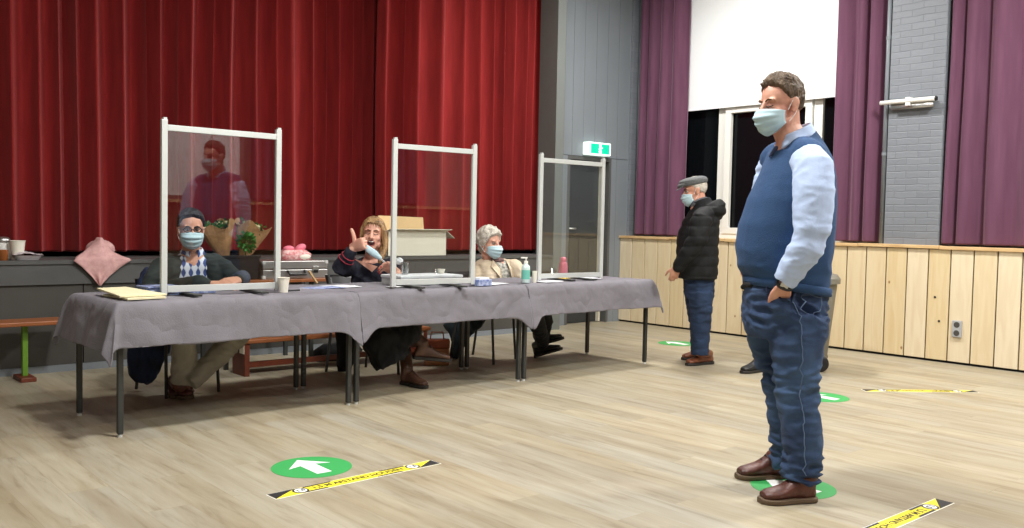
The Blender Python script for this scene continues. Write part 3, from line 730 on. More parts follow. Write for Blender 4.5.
# cream folder stack at the left corner
t = empty('paper_folder', (1.66, 5.16, TZ), 'large cream paper folders lying on the left corner of the grey tablecloth', 'folder')
b = BM(); q = [V((1.628, 5.02, 0)), V((1.845, 5.045, 0)), V((1.80, 5.38, 0)), V((1.60, 5.35, 0))]
prism(b, [p+V((0, 0, TZ+.001)) for p in q], (0, 0, .010)); build('lower_folder', b, 'manila', t, bevel=.001)
b = BM(); q = [V((1.60, 5.06, 0)), V((1.86, 5.08, 0)), V((1.75, 5.42, 0)), V((1.595, 5.44, 0))]
prism(b, [q[0]+V((0, 0, TZ+.014)), q[1]+V((0, 0, TZ+.014)), q[2]+V((0, 0, TZ+.034)), q[3]+V((0, 0, TZ+.030))], (0, 0, .010)); build('upper_folder', b, 'manila', t, bevel=.001)
# booklets
for i in range(5):
    P = V((1.90+.006*(i % 2), 5.33-.008*(i % 3), TZ+.011*i)); hexa('booklet', P, .10, .075, .0045, .06*(i-2), 'blue_print')
    o = bpy.context.scene.collection.objects[-1]
    tag(o, ['blue and white booklet, bottom of the stack beside the left screen', 'second booklet from the bottom of the blue and white stack', 'middle booklet of the blue and white stack by the screen', 'second booklet from the top of the blue and white stack', 'blue and white booklet on top of the stack left of the screen'][i], 'booklet', 'stack of blue booklets')
for i, dx in enumerate((0, .10)):
    tag(hexa('booklet', (2.06+dx, 5.33+.02*i, TZ), .075, .05, .008, .1-.2*i, 'blue_print'), ['flat blue booklet just behind the left post of the left screen', 'flat blue booklet near the hands of the man with glasses'][i], 'booklet')
t = empty('telephone', (2.19, 5.40, TZ), 'dark phone lying on the table near the man with glasses', 'phone')
hexa('phone_body', (2.19, 5.42, TZ), .07, .035, .005, .2, 'black_plastic', t, bevel=.004); hexa('phone_screen', (2.19, 5.42, TZ+.0101), .062, .03, .0005, .2, 'night', t)
def cup(c, r, h, m, label, name='paper_cup', group=None):
    c = V(c); t = empty(name, c, label, 'cup', group)
    b = BM(); lathe(b, c, [(r*.72, 0), (r, h), (r*1.06, h), (r*1.06, h+.004), (r*.93, h+.004), (r*.66, .006)], 24); build('cup_wall', b, m, t, smooth=False, auto=True); return t
cup(atz(283.5, 292.3, TZ), .036, .088, 'cup', 'white paper cup beside the right post of the left screen')
cup(atz(534.5, 282.5, TZ), .020, .085, 'cup', 'small white cup at the left post of the right screen')
def tumbler(c, r, h, label):
    c = V(c); b = BM(); lathe(b, c, [(r*.8, 0), (r, h), (r*.94, h), (r*.75, .01)], 20); tag(build('drinking_glass', b, 'glass', smooth=True), label, 'glass')
hexa('small_box', (2.66, 5.36, TZ), .014, .014, .03, 0, 'blue'); tag(COL.objects[-1], 'small blue plastic cap behind the paper cup', 'cap')
t = empty('pen', atz(293, 290.5, TZ), 'black pen lying right of the white paper cup', 'pen')
b = BM(); P = atz(293, 290.5, TZ+.006); limb(b, [P-V((.07, 0, 0)), P+V((.05, .01, 0))], [.005, .005], 8); build('pen_barrel', b, 'black_plastic', t, smooth=True)
b = BM(); limb(b, [P+V((.05, .01, 0)), P+V((.068, .0115, 0))], [.0045, .001], 8); build('pen_tip', b, 'steel', t, smooth=True)
def papers(px, py, w, h, rz, label, n=3, m='paper'):
    P = atz(px, py, TZ); P.y = max(P.y, 5.23); t = empty('paper_sheets', P, label, 'papers')
    rnd = random.Random(int(px))
    for k in range(n): hexa('sheet', P+V((rnd.uniform(-.03, .03), rnd.uniform(-.03, .03), .0015*k)), w/2, h/2, .0007, rz+rnd.uniform(-.2, .2), m if k != 1 else 'paper', t, bevel=0)
papers(322, 288, .22, .16, .2, 'loose white and blue papers on the table in front of the woman', 4, 'blue_print')
papers(340, 286.5, .2, .14, -.1, 'loose white papers right of the blue papers, before the woman')
papers(495, 284.5, .24, .16, .3, 'loose white papers in front of the white haired person', 4)
papers(512, 286, .18, .12, -.2, 'single white papers near the hand gel bottle', 2)
papers(548, 281.5, .2, .14, .1, 'white papers under the right screen near its left post', 3)
papers(587, 278.5, .2, .14, -.1, 'white papers behind the right screen near its right post', 3)
papers(425, 290, .2, .07, .1, 'grey papers lying in front of the middle screen', 2, 'stage_grey')
# flat white box behind the middle screen
P = V((3.84, 5.43, TZ)); t = empty('flat_box', P, 'flat white cardboard box lying behind the middle clear screen', 'box')
hexa('box_tray', P, .265, .13, .024, -.02, 'alu', t, 'grey-white tray', bevel=.003); hexa('box_lid', P+V((0, 0, .048)), .27, .135, .010, -.02, 'paper', t, bevel=.004)
t = cup(P+V((.20, .04, .070)), .028, .028, 'cup', 'low white cup standing on the flat white box', 'paper_cup')
tumbler(V((4.05, 5.52, TZ)), .033, .10, 'clear drinking glass behind the right post of the middle screen')
tumbler(P+V((-.14, .02, .069)), .03, .09, 'clear drinking glass standing on the flat box by the woman')
# blue tape dispenser like box
P = atz(481, 285.5, TZ); t = empty('wipes_box', P, 'light blue box of wipes beside the middle screen', 'box')
hexa('box_base', P, .065, .045, .022, .1, 'blue_print', t); hexa('box_top', P+V((0, 0, .044)), .05, .035, .008, .1, 'paper', t, 'white top')
# hand gel
P = atz(525.5, 283, TZ); t = empty('gel_bottle', P, 'clear pump bottle of hand gel beside the white haired person', 'bottle')
b = BM(); lathe(b, P, [(.030, 0), (.033, .006), (.033, .115), (.030, .130), (.014, .146), (.014, .155)], 24); build('bottle_body', b, mat('pale_translucent_gel', (205, 226, 224), .25), t, smooth=True)
b = BM(); lathe(b, P, [(.0336, .03), (.0336, .10)], 24, cap=False); build('bottle_label', b, mat('teal_label', (110, 190, 175), .5), t, 'teal label', smooth=True)
b = BM(); lathe(b, P, [(.016, .15), (.016, .168), (.005, .17), (.005, .19)], 16); obox(b, P+V((-.012, .008, .193)), V((.022, -.012, 0)), V((.004, .007, 0)), V((0, 0, .005))); build('pump', b, 'white', t, 'white pump')
# pink bottle
P = atz(563, 277.2, TZ); t = empty('drinking_bottle', P, 'pink drinking bottle on the right table behind the screen', 'bottle')
b = BM(); lathe(b, P, [(.034, 0), (.038, .01), (.038, .09), (.033, .105), (.034, .12), (.024, .135)], 24); build('bottle_body', b, 'pink', t, smooth=True)
b = BM(); lathe(b, P, [(.024, .133), (.027, .14), (.027, .158), (.018, .172), (.004, .174)], 20); build('bottle_cap', b, 'pink', t, smooth=True)
tumbler(atz(553, 277.5, TZ), .028, .075, 'clear drinking glass left of the pink bottle')
b = BM(); P = atz(559, 279, TZ)
sheet(b, lambda u, v: P + V((.16*(u-.5), .12*(v-.5), .03*abs(noise.noise(V((u*5, v*5, 3))))+.002)), 12, 10)
tag(solid(build('crumpled_paper', b, 'yellow', smooth=True), .001), 'crumpled yellow paper in front of the pink bottle', 'paper')
hexa('notebook', atz(575, 277.6, TZ), .06, .05, .008, .2, 'blue'); tag(COL.objects[-1], 'small blue notebook right of the pink bottle', 'notebook')
# ================================================================== things on the stage edge
Z0 = HS
def onst(px, py, Y): p_ = atY(px, py, Y); return V((p_.x, Y, Z0))
P = onst(17.5, 258, 7.42); cup(P, .052, .14, 'cup', 'tall white cup on the stage edge at the far left', 'paper_cup')
P = onst(5, 258, 7.40); t = empty('brown_pot', P+V((-.02, -.02, 0)), 'small brown pot on the stage edge at the left border', 'pot')
b = BM(); q = P+V((-.02, -.02, 0)); lathe(b, q, [(.03, 0), (.035, .01), (.038, .075), (.034, .078), (.03, .07)], 20); build('pot_wall', b, 'brown_jar', t, auto=True)
P = onst(3, 258, 7.52); t = empty('coffee_pot', P, 'white thermos jug with grey lid behind the brown pot', 'jug')
b = BM(); lathe(b, P, [(.06, 0), (.065, .01), (.06, .11), (.05, .125)], 20); build('jug_body', b, 'white', t, smooth=True)
b = BM(); lathe(b, P, [(.05, .12), (.05, .15), (.035, .165), (.01, .17)], 20); build('jug_lid', b, 'steel', t, smooth=True)
b = BM(); limb(b, [P+V((.055, 0, .11)), P+V((.095, 0, .10)), P+V((.095, 0, .04)), P+V((.06, 0, .03))], [.008]*4, 8); build('jug_handle', b, 'white', t, smooth=True)
P = onst(27, 258, 7.39); t = empty('foil_tray', P, 'crumpled foil wrapped tray next to the tall white cup', 'tray')
b = BM(); loft(b, [(P+V((0, 0, .002)), V((.075, 0, 0)), V((0, .045, 0)), 4), (P+V((0, 0, .035)), V((.098, 0, 0)), V((0, .06, 0)), 4)], 24); build('tray', b, mat('foil', (190, 185, 188), .35, metal=.4, bump=.6, bscale=40), t)
b = BM(); sheet(b, lambda u, v: P + V((.2*(u-.5), .11*(v-.5), .038+.04*(.5-abs(u-.4))*1+.02*noise.noise(V((u*6, v*5, 1))))), 14, 8); solid(build('wrap', b, mat('clear_wrap', (200, 190, 194), .3, bump=.6, bscale=50), t, smooth=True), .002)
# pink cloth over something on the stage edge
def pk(u, v):
    prof = [(.0, 0.02, 0.015), (.12, .055, .05), (.30, .13, .09), (.46, .22, .21), (.60, .15, .14), (.8, .07, .06), (1, .004, .004)]
    for a, c in zip(prof, prof[1:]):
        if v <= c[0]: k = (v-a[0])/(c[0]-a[0]+1e-9); L = a[1]+(c[1]-a[1])*k; R_ = a[2]+(c[2]-a[2])*k; break
    z = 1.005 - .365*v
    cx = 2.215 - .05*v
    x = cx - L + (L+R_)*u
    if z > HS+.01: y = YB - .022 + (z-HS)*.75 + .05*(2*u-1)**2
    else: y = YB-.026
    y -= .006 + .012*noise.noise(V((u*5, v*4, 2)))+.008*math.sin(u*14+v*3)*v
    return V((x, y, z))
b = BM(); sheet(b, pk, 22, 30); o = solid(build('draped_cloth', b, 'pinkcloth', smooth=True), .004); tag(o, 'pale pink checked cloth hanging over the dark stage edge', 'cloth')
b = BM(); ell(b, (2.23, YB+.18, HS+.075), (.11, 0, 0), (0, .08, 0), (0, 0, .075)); tag(build('paper_bag', b, 'pinkcloth', smooth=True), 'rounded bundle under the pale pink cloth on the stage', 'bundle')
# white box
t = empty('cardboard_box', (5.15, 7.45, HS), 'open white cardboard box on the stage edge behind the middle screen', 'box')
x0, x1, y0_, y1_, zt = 4.80, 5.50, YB+.03, YB+.19, 1.088
b = BM(); th = .006
box(b, (x0, y0_, HS), (x1, y0_+th, zt)); box(b, (x0, y1_-th, HS), (x1, y1_, zt)); box(b, (x0, y0_, HS), (x0+th, y1_, zt)); box(b, (x1-th, y0_, HS), (x1, y1_, zt)); box(b, (x0, y0_, HS), (x1, y1_, HS+th))
build('box_body', b, 'card', t)
b = BM(); prism(b, [(x1, y0_, zt), (x1, y1_, zt), (x1+.10, y1_, zt-.075), (x1+.10, y0_, zt-.075)], (0, 0, .005)); build('side_flap', b, 'card', t)
b = BM(); prism(b, [(x0, y0_, zt), (x1, y0_, zt), (x1+.03, y0_-.05, zt+.012), (x0, y0_-.05, zt+.012)], (0, 0, .005)); build('front_flap', b, 'card', t)
b = BM(); prism(b, [(x0+.01, y1_+.002, zt-.05), (x1-.16, y1_+.002, zt-.05), (x1-.16, y1_+.03, 1.22), (x0+.01, y1_+.03, 1.23)], (0, .006, 0)); build('back_flap', b, 'card_in', t, 'buff raised flap')
# ================================================================== side table with case, crate, flowers
SY = 6.85
t = side_t = empty('side_table', (3.35, 6.98, 0), 'small side table with wooden top holding the silver case', 'table')
b = BM(); box(b, (2.88, SY-.14, .668), (3.86, 7.26, .692)); build('tabletop', b, 'bench', t, bevel=.003)
for x in (2.93, 3.66):
    for y in (SY-.10, 7.2):
        b = BM(); bar(b, (x, y, .0), (x, y, .667), .03); build('leg', b, 'table_metal', t)
b = BM(); box(b, (2.92, 7.215, .40), (3.82, 7.235, .667)); build('back_panel', b, 'stage_dark', t)
t = empty('flight_case', (3.54, 6.95, .692), 'silver metal briefcase lying on the side table, under the pink package', 'case')
cx0, cx1, cy0, cy1, cz = 3.245, 3.825, SY-.07, SY+.30, .693
b = BM(); box(b, (cx0, cy0, cz), (cx1, cy1, cz+.075)); build('case_base', b, 'steel', t, bevel=.006)
b = BM(); box(b, (cx0, cy0, cz+.079), (cx1, cy1, cz+.145)); build('case_lid', b, 'steel', t, bevel=.006)
b = BM()
for x in (cx0-.004, cx1-.024):
    for z in (cz-.0005, cz+.118): box(b, (x, cy0-.004, z), (x+.028, cy0+.03, z+.028))
build('case_corners', b, 'alu', t, bevel=.004)
for x in (3.36, 3.71):
    b = BM(); box(b, (x-.03, cy0-.008, cz+.055), (x+.03, cy0, cz+.10)); lt = build('latch', b, 'steel', t, bevel=.002)
    b = BM(); box(b, (x-.02, cy0-.012, cz+.045), (x+.02, cy0-.008, cz+.07)); build('latch_tongue', b, 'black_plastic', lt)
b = BM(); limb(b, [(3.46, cy0-.004, cz+.062), (3.465, cy0-.035, cz+.035), (3.605, cy0-.035, cz+.035), (3.61, cy0-.004, cz+.062)], [.010]*4, 10); build('handle', b, 'black_plastic', t, 'black carrying handle', smooth=True)
t = empty('gift_package', (3.60, 6.95, cz+.145), 'pink and white wrapped package on top of the silver case', 'package')
P = V((3.60, SY+.08, cz+.146))
b = BM(); loft(b, [(P, V((.13, 0, 0)), V((0, .07, 0)), 3), (P+V((0, 0, .05)), V((.14, 0, 0)), V((0, .075, 0)), 3), (P+V((-.01, 0, .085)), V((.10, 0, 0)), V((0, .05, 0)), 3)], 28)
build('wrapping', b, 'redpack', t, smooth=True)
b = BM(); ell(b, P+V((-.06, -.01, .095)), (.05, 0, 0), (0, .03, 0), (0, 0, .025)); ell(b, P+V((.05, 0, .10)), (.05, 0, .02), (0, .03, 0), (-.01, 0, .03)); build('bow', b, mat('pink_bow', (226, 120, 140), .5), t, 'pale pink bow', smooth=True)
b = BM(); ell(b, P+V((.055, -.06, .03)), (.06, 0, 0), (0, .02, 0), (0, 0, .026)); build('tag_label', b, 'cup', t, 'cream ribbon', smooth=True)
t = empty('crate', (3.03, 7.0, .692), 'black plastic crate under the two flower bouquets', 'crate')
b = BM(); x0, x1, y0_, y1_, z0, z1 = 2.89, 3.235, SY-.03, SY+.28, .693, .885
for p_ in (((x0, y0_, z0), (x1, y0_+.008, z1)), ((x0, y1_-.008, z0), (x1, y1_, z1)), ((x0, y0_, z0), (x0+.008, y1_, z1)), ((x1-.008, y0_, z0), (x1, y1_, z1)), ((x0, y0_, z0), (x1, y1_, z0+.008)), ((x0-.008, y0_-.008, z1-.02), (x1+.008, y0_, z1)), ((x0-.008, y1_, z1-.02), (x1+.008, y1_+.008, z1))): box(b, *p_)
build('crate_walls', b, 'black_plastic', t, bevel=.002)
def bouquet(c, lean, label, seed):
    c = V(c); ax = V((lean, -.05, 1)).normalized(); t = empty('flower_bouquet', c, label, 'bouquet', 'wrapped bouquets')
    x = (V((1, 0, 0))-ax*ax.x).normalized(); y = ax.cross(x)
    b = BM(); rnd = random.Random(seed); rings = []
    for j in range(7):
        v = j/6; r = []
        for i in range(32):
            a = 2*PI*i/32; rr = (.04+.105*v)*(1+.10*v*math.sin(5*a+seed)); h = .27*v + (.03*math.sin(4*a+seed*2)*v if j == 6 else 0)
            r.append(b.verts.new(c+ax*h+x*rr*math.cos(a)+y*rr*.7*math.sin(a)))
        rings.append(r)
    for p_, q_ in zip(rings, rings[1:]):
        for i in range(32): b.faces.new((p_[i], p_[(i+1) % 32], q_[(i+1) % 32], q_[i]))
    solid(build('kraft_wrapping', b, 'kraft', t, 'brown kraft paper wrapping'), .002)
    b = BM()
    for k in range(110):
        a = rnd.uniform(0, 2*PI); r = .11*math.sqrt(rnd.random()); h = rnd.uniform(.17, .285); c0 = c+ax*h+x*r*math.cos(a)+y*r*.65*math.sin(a)
        d = V((rnd.uniform(-1, 1), rnd.uniform(-1, 1), rnd.uniform(.1, 1))).normalized(); s_ = d.cross(V((rnd.random(), rnd.random(), .3))).normalized()*.012; L = rnd.uniform(.03, .05)
        f = [b.verts.new(c0), b.verts.new(c0+d*L*.5+s_), b.verts.new(c0+d*L), b.verts.new(c0+d*L*.5-s_)]; b.faces.new(f)
    build('leaves', b, 'leaf', t, 'green leaves')
    b = BM()
    for k in range(7):
        a = rnd.uniform(0, 2*PI); r = .09*math.sqrt(rnd.random()); c0 = c+ax*.27+x*r*math.cos(a)+y*r*.65*math.sin(a); ell(b, c0, x*.016, y*.016, ax*.014, 8, 5)
    build('buds', b, mat('cream_buds', (214, 208, 160), .6), t, 'cream buds', smooth=True)
bouquet((3.0, SY+.10, .86), -.32, 'left of two flower bouquets in brown kraft paper', 2)
bouquet((3.17, SY+.12, .86), .28, 'right of two flower bouquets in brown kraft paper', 5)
P = V((3.13, SY-.07, .93)); t = empty('potted_plant', V((3.13, SY+.02, .80)), 'round green leafy plant in front of the two bouquets', 'plant')
b = BM(); rnd = random.Random(9)
for k in range(150):
    d = V((rnd.gauss(0, 1), rnd.gauss(0, 1), rnd.gauss(0, 1))).normalized(); c0 = P+V((0, .06, .06))+d*rnd.uniform(.02, .065); s_ = d.cross(V((.3, .5, rnd.random()))).normalized()*.012
    f = [b.verts.new(c0), b.verts.new(c0+d*.02+s_), b.verts.new(c0+d*.038), b.verts.new(c0+d*.02-s_)]; b.faces.new(f)
build('leaves', b, mat('bright_leaf', (50, 140, 50), .4, c2=(20, 80, 30), scale=50), t)
b = BM(); limb(b, [P+V((0, .06, .06)), P+V((0, .07, -.05))], [.006, .006], 8); build('stem', b, 'leaf', t)
b = BM(); bar(b, atY(317, 283, 6.62), atY(309, 271, 6.62), .022, .012); build('brace', b, 'card_in', side_t, 'pale wooden brace')
# ================================================================== benches
def bench(x0, x1, y0_, y1_, h, label, ends, endm, m='bench'):
    t = empty('wooden_bench', ((x0+x1)/2, (y0_+y1_)/2, 0), label, 'bench')
    b = BM(); box(b, (x0, y0_, h-.03), (x1, y1_, h)); build('seat', b, m, t, bevel=.006)
    for x in ends:
        b = BM(); box(b, (x-.018, y0_+.02, .0), (x+.018, y1_-.02, h-.031)); build('leg', b, endm, t, bevel=.004)
    b = BM(); box(b, (ends[0], (y0_+y1_)/2-.02, .08), (ends[1], (y0_+y1_)/2+.02, .13)); build('stretcher', b, m, t, bevel=.004)
    return t
# low gym bench behind the tables
P0, P1 = V((2.90, 6.42, 0)), V((4.25, 6.50, 0))
t = empty('wooden_bench', (P0+P1)/2, 'low orange brown wooden bench behind the left and middle tables', 'bench')
b = BM(); box(b, (2.90, 6.36, .245), (4.6, 6.60, .275)); build('seat', b, 'bench', t, bevel=.006)
for x in (2.93, 4.55):
    b = BM(); box(b, (x-.02, 6.37, 0), (x+.02, 6.59, .244)); lg = build('leg', b, 'bench_end', t, 'dark red-brown end board', bevel=.004)
    b = BM(); box(b, (x-.026, 6.375, .17), (x-.0205, 6.45, .243)); build('end_plate', b, 'card', lg, 'white plate')
b = BM(); box(b, (2.93, 6.46, .05), (4.55, 6.50, .09)); build('stretcher', b, 'bench_end', t)
t = empty('wooden_bench', (1.0, 7.14, 0), 'wooden bench with green leg against the stage at the far left', 'bench')
b = BM(); box(b, (-.6, 6.98, .395), (1.86, 7.24, .425)); build('seat', b, 'bench', t, bevel=.006)
for x in (-.3, 1.60):
    b = BM(); box(b, (x-.018, 7.09, .03), (x+.018, 7.13, .394)); lg = build('leg', b, 'green_paint', t, 'green leg', bevel=.004)
    b = BM(); box(b, (x-.05, 6.99, 0), (x+.05, 7.23, .03)); build('leg_foot', b, 'bench_end', lg, 'red-brown foot', bevel=.004)
# brown leather bag box
P = V((4.40, 6.02, 0)); t = empty('leather_bag', P, 'orange brown leather bag standing on the floor behind the boot', 'bag')
b = BM(); obox(b, P+V((.045, .04, .07)), V((.085, -.055, 0)), V((.03, .045, 0)), V((0, 0, .07))); build('bag_body', b, 'terra2', t, bevel=.012)
b = BM(); obox(b, P+V((.045, .04, .175)), V((.088, -.057, 0)), V((.032, .047, 0)), V((0, 0, .037))); build('bag_flap', b, 'terra', t, bevel=.012)
b = BM(); q = P+V((.045, .04, .2)); limb(b, [q+V((-.05, .03, 0)), q+V((-.04, .025, .07)), q+V((.04, -.025, .07)), q+V((.05, -.03, 0))], [.006]*4, 8); build('bag_handle', b, 'terra', t, smooth=True)
# black bag under the bench
P = atz(335, 361); t = empty('sports_bag', (3.9, 6.85, 0), 'black bag with white print lying under the low bench', 'bag')
P = V((3.93, 6.78, 0))
b = BM(); loft(b, [(P, V((.20, 0, 0)), V((0, .1, 0)), 3), (P+V((0, 0, .07)), V((.22, 0, 0)), V((0, .12, 0)), 3), (P+V((.02, 0, .13)), V((.15, 0, 0)), V((0, .07, 0)), 3)], 28)
build('bag_body', b, 'black_cloth', t, smooth=True)
b = BM(); sheet(b, lambda u, v: P+V((-.02+.18*u, -.125-.004*math.sin(u*20), .035+.035*v+.012*math.sin(u*9))), 16, 3); build('white_print', b, mat('scuffed_white_print', (200, 200, 205), .5, c2=(20, 20, 24), scale=34), t, 'broken white print')
# ================================================================== wheelie bin and shoe
P = V((7.0, 4.25, 0)); t = empty('wheelie_bin', P, 'grey wheelie bin standing behind the tall man', 'bin')
fr = Frame(P); er, et = fr.r, fr.t; xr = atz(824, 368.5); 
c = V((xr.x, xr.y, 0)) - er*.185; c2_ = c
def bst(z, w, dd, off=0): return (c+er*off+V((0, 0, z)), er*w, et*dd, 5)
b = BM(); loft(b, [bst(.03, .19, .19), bst(.06, .20, .20), bst(.72, .265, .25), bst(.74, .265, .25)], 36); build('bin_body', b, 'bin', t, smooth=False, auto=True)
b = BM(); loft(b, [bst(.735, .29, .27), bst(.775, .29, .27)], 36); build('bin_rim', b, 'bin', t, auto=True)
b = BM(); loft(b, [bst(.776, .285, .27), bst(.80, .27, .25), bst(.815, .2, .18)], 36); build('bin_lid', b, 'bin', t, auto=True)
b = BM(); limb(b, [c+er*.2-et*.26+V((0, 0, .74)), c+er*.2-et*.33+V((0, 0, .74)), c-er*.2-et*.33+V((0, 0, .74)), c-er*.2-et*.26+V((0, 0, .74))], [.014]*4, 8); build('bin_handle', b, 'bin', t, smooth=True)
for s in (-.22, .22):
    b = BM(); lathe(b, c+er*.145+et*s+V((0, 0, .072)), [(.03, -.02), (.062, -.02), (.072, -.012), (.072, .012), (.062, .02), (.03, .02)], 28, et); build('wheel', b, 'black_plastic', t, 'black wheel', auto=True)
# ================================================================== people
def basis(fr, ang, pitch=0, tilt=0):
    """left, forward, up of a body turned ang degrees from the camera direction towards image-left"""
    a = math.radians(ang); f = fr.t*math.cos(a) - fr.r*math.sin(a); l = fr.r*math.cos(a) + fr.t*math.sin(a); u = V((0, 0, 1))
    p = math.radians(pitch); f2 = f*math.cos(p) - u*math.sin(p); u2 = u*math.cos(p) + f*math.sin(p)
    q = math.radians(tilt); l2 = l*math.cos(q) - u2*math.sin(q); u3 = u2*math.cos(q) + l*math.sin(q)
    return l2, f2, u3
class Head:
    def __init__(s, c, B, k=1.0): s.c = V(c); s.L, s.F, s.U = B; s.k = k
    def p(s, x, y, z): return s.c + (s.L*x + s.F*y + s.U*z)*s.k
    def v(s, x, y, z): return (s.L*x + s.F*y + s.U*z)*s.k
    def e(s, bm, c, r, n=20, m=12): ell(bm, s.p(*c), s.v(r[0], 0, 0), s.v(0, r[1], 0), s.v(0, 0, r[2]), n, m)
    def skull(s, bm, female=False, smile=False):
        s.e(bm, (0, -.012, .03), (.077, .097, .088), 28, 16)
        s.e(bm, (0, .022, -.03), (.064, .070, .078), 24, 14)
        s.e(bm, (0, .045, -.078), (.040, .036, .034))
        s.e(bm, (0, .066, -.098), (.022, .018, .016))
        for k in (-1, 1):
            s.e(bm, (k*.036, .062, -.028), (.025, .022, .024)); s.e(bm, (k*.045, .02, -.07), (.02, .04, .028))
            s.e(bm, (k*.030, .074, .026), (.026, .010, .009))
            s.e(bm, (k*.080, -.008, -.008), (.008, .019, .032)); s.e(bm, (k*.085, -.016, .004), (.006, .015, .022)); s.e(bm, (k*.078, .004, -.03), (.008, .009, .012))
        limb(bm, [s.p(0, .083, .018), s.p(0, .100, -.008), s.p(0, .112, -.028)], [.010*s.k, .011*s.k, .0135*s.k], 12)
        for k in (-1, 1): s.e(bm, (k*.012, .096, -.032), (.009, .012, .008), 12, 8)
        if not smile: limb(bm, [s.p(-.022, .084, -.064), s.p(0, .093, -.063), s.p(.022, .084, -.064)], [.006, .0085, .006], 10)
    def neck(s, bm, base, r=.058): limb(bm, [s.p(0, -.02, -.03), s.p(0, -.015, -.10), V(base)], [r*.95*s.k, r*s.k, r*1.12*s.k], 18)
    def face(s, root, closed=False, brow='dark', brows=True):
        for k in (-1, 1):
            if not closed:
                b = BM(); s.e(b, (k*.030, .0755, .004), (.014, .012, .0105), 16, 10); ey = build('eye', b, 'eye', root, smooth=True)
                b = BM(); s.e(b, (k*.030, .0865, .004), (.0055, .0025, .0055), 12, 8); build('iris', b, 'dark', ey, smooth=True)
                b = BM(); limb(b, [s.p(k*.016, .087, .007), s.p(k*.030, .0885, .0145), s.p(k*.045, .079, .008)], [.0022]*3, 6); build('eyelid', b, 'dark', root, smooth=True)
            else:
                b = BM(); limb(b, [s.p(k*.014, .089, .001), s.p(k*.030, .0905, -.004), s.p(k*.046, .080, .0)], [.0026]*3, 6); build('eyelid', b, 'dark', root, 'lowered eyelid', smooth=True)
            if brows:
                b = BM(); limb(b, [s.p(k*.013, .089, .022), s.p(k*.030, .0895, .029), s.p(k*.050, .073, .023)], [.0035, .004, .002], 6); build('eyebrow', b, brow, root, smooth=True)
    def hair(s, root, m, hz, th, nz=.006, ns=40, voxel=.004, extra=None, seed=0, label=None):
        b = BM(); n, mm = 60, 44; c0 = (0, -.012, .03); R_ = (.079, .099, .090); rings = []
        for j in range(1, mm):
            la = -PI/2 + PI*j/mm; r = []
            for i in range(n):
                az = 2*PI*i/n; d = V((math.sin(az)*math.cos(la), math.cos(az)*math.cos(la), math.sin(la)))
                z = c0[2]+R_[2]*d.z; A = abs((az+PI) % (2*PI)-PI)
                h = hz(A); mk = min(1, max(0, (z-h)/.018)); mk = mk*mk*(3-2*mk)
                nn = noise.noise(V((d.x*ns*.1+seed, d.y*ns*.1, d.z*ns*.05)))*nz + noise.noise(V((d.x*ns*.35+seed, d.y*ns*.35, d.z*ns*.12)))*nz*.5
                t = -.016 + (th(A, d.z)+nn+.016)*mk
                r.append(b.verts.new(s.p(c0[0]+(R_[0]+t)*d.x, c0[1]+(R_[1]+t)*d.y, c0[2]+(R_[2]+t)*d.z)))
            rings.append(r)
        for p_, q_ in zip(rings, rings[1:]):
            for i in range(n): b.faces.new((p_[i], p_[(i+1) % n], q_[(i+1) % n], q_[i]))
        for r in (rings[0], rings[-1]): b.faces.new(r)
        if extra: extra(b)
        return bake('hair', b, m, root, voxel, 2, label, fold=lambda p: .002*noise.noise(p*90))
    def mask(s, root, m='mask', off=None, gap=.004):
        def fn(u, v):
            u = 2*u-1; au = abs(u); sg = 1 if u > 0 else -1
            ks = [(0, .104, -.010), (.18, .120, -.022), (.35, .130, -.042), (.65, .121, -.074), (.85, .110, -.104), (1, .080, -.126)]
            for a, c in zip(ks, ks[1:]):
                if v <= c[0]+1e-6: k = (v-a[0])/(c[0]-a[0]); yc = a[1]+(c[1]-a[1])*k; zc = a[2]+(c[2]-a[2])*k; break
            ang = au*math.radians(84); x = .076*math.sin(ang)*sg*(1-.10*v*v); ys = .022; zs = -.026-.052*v
            y = ys + (yc-ys)*max(0, math.cos(ang))**.72; z = zc + (zs-zc)*au**1.6
            y += .0032*math.sin(v*PI*7)*(1-au**2)
            return s.p(x, y+gap, z)
        b = BM(); sheet(b, fn, 30, 26); o = solid(build('face_mask', b, m, root, smooth=True), .002, 1)
        for k in (-1, 1):
            b = BM(); limb(b, [s.p(k*.075, .026, -.026), s.p(k*.082, .004, .010), s.p(k*.086, -.016, .024), s.p(k*.084, -.022, .0)], [.0016]*4, 6); limb(b, [s.p(k*.074, .024, -.074), s.p(k*.082, -.006, -.044), s.p(k*.084, -.022, -.01)], [.0016]*3, 6)
            build('ear_loop', b, 'maskw', o, 'white ear loop', smooth=True)
        return o
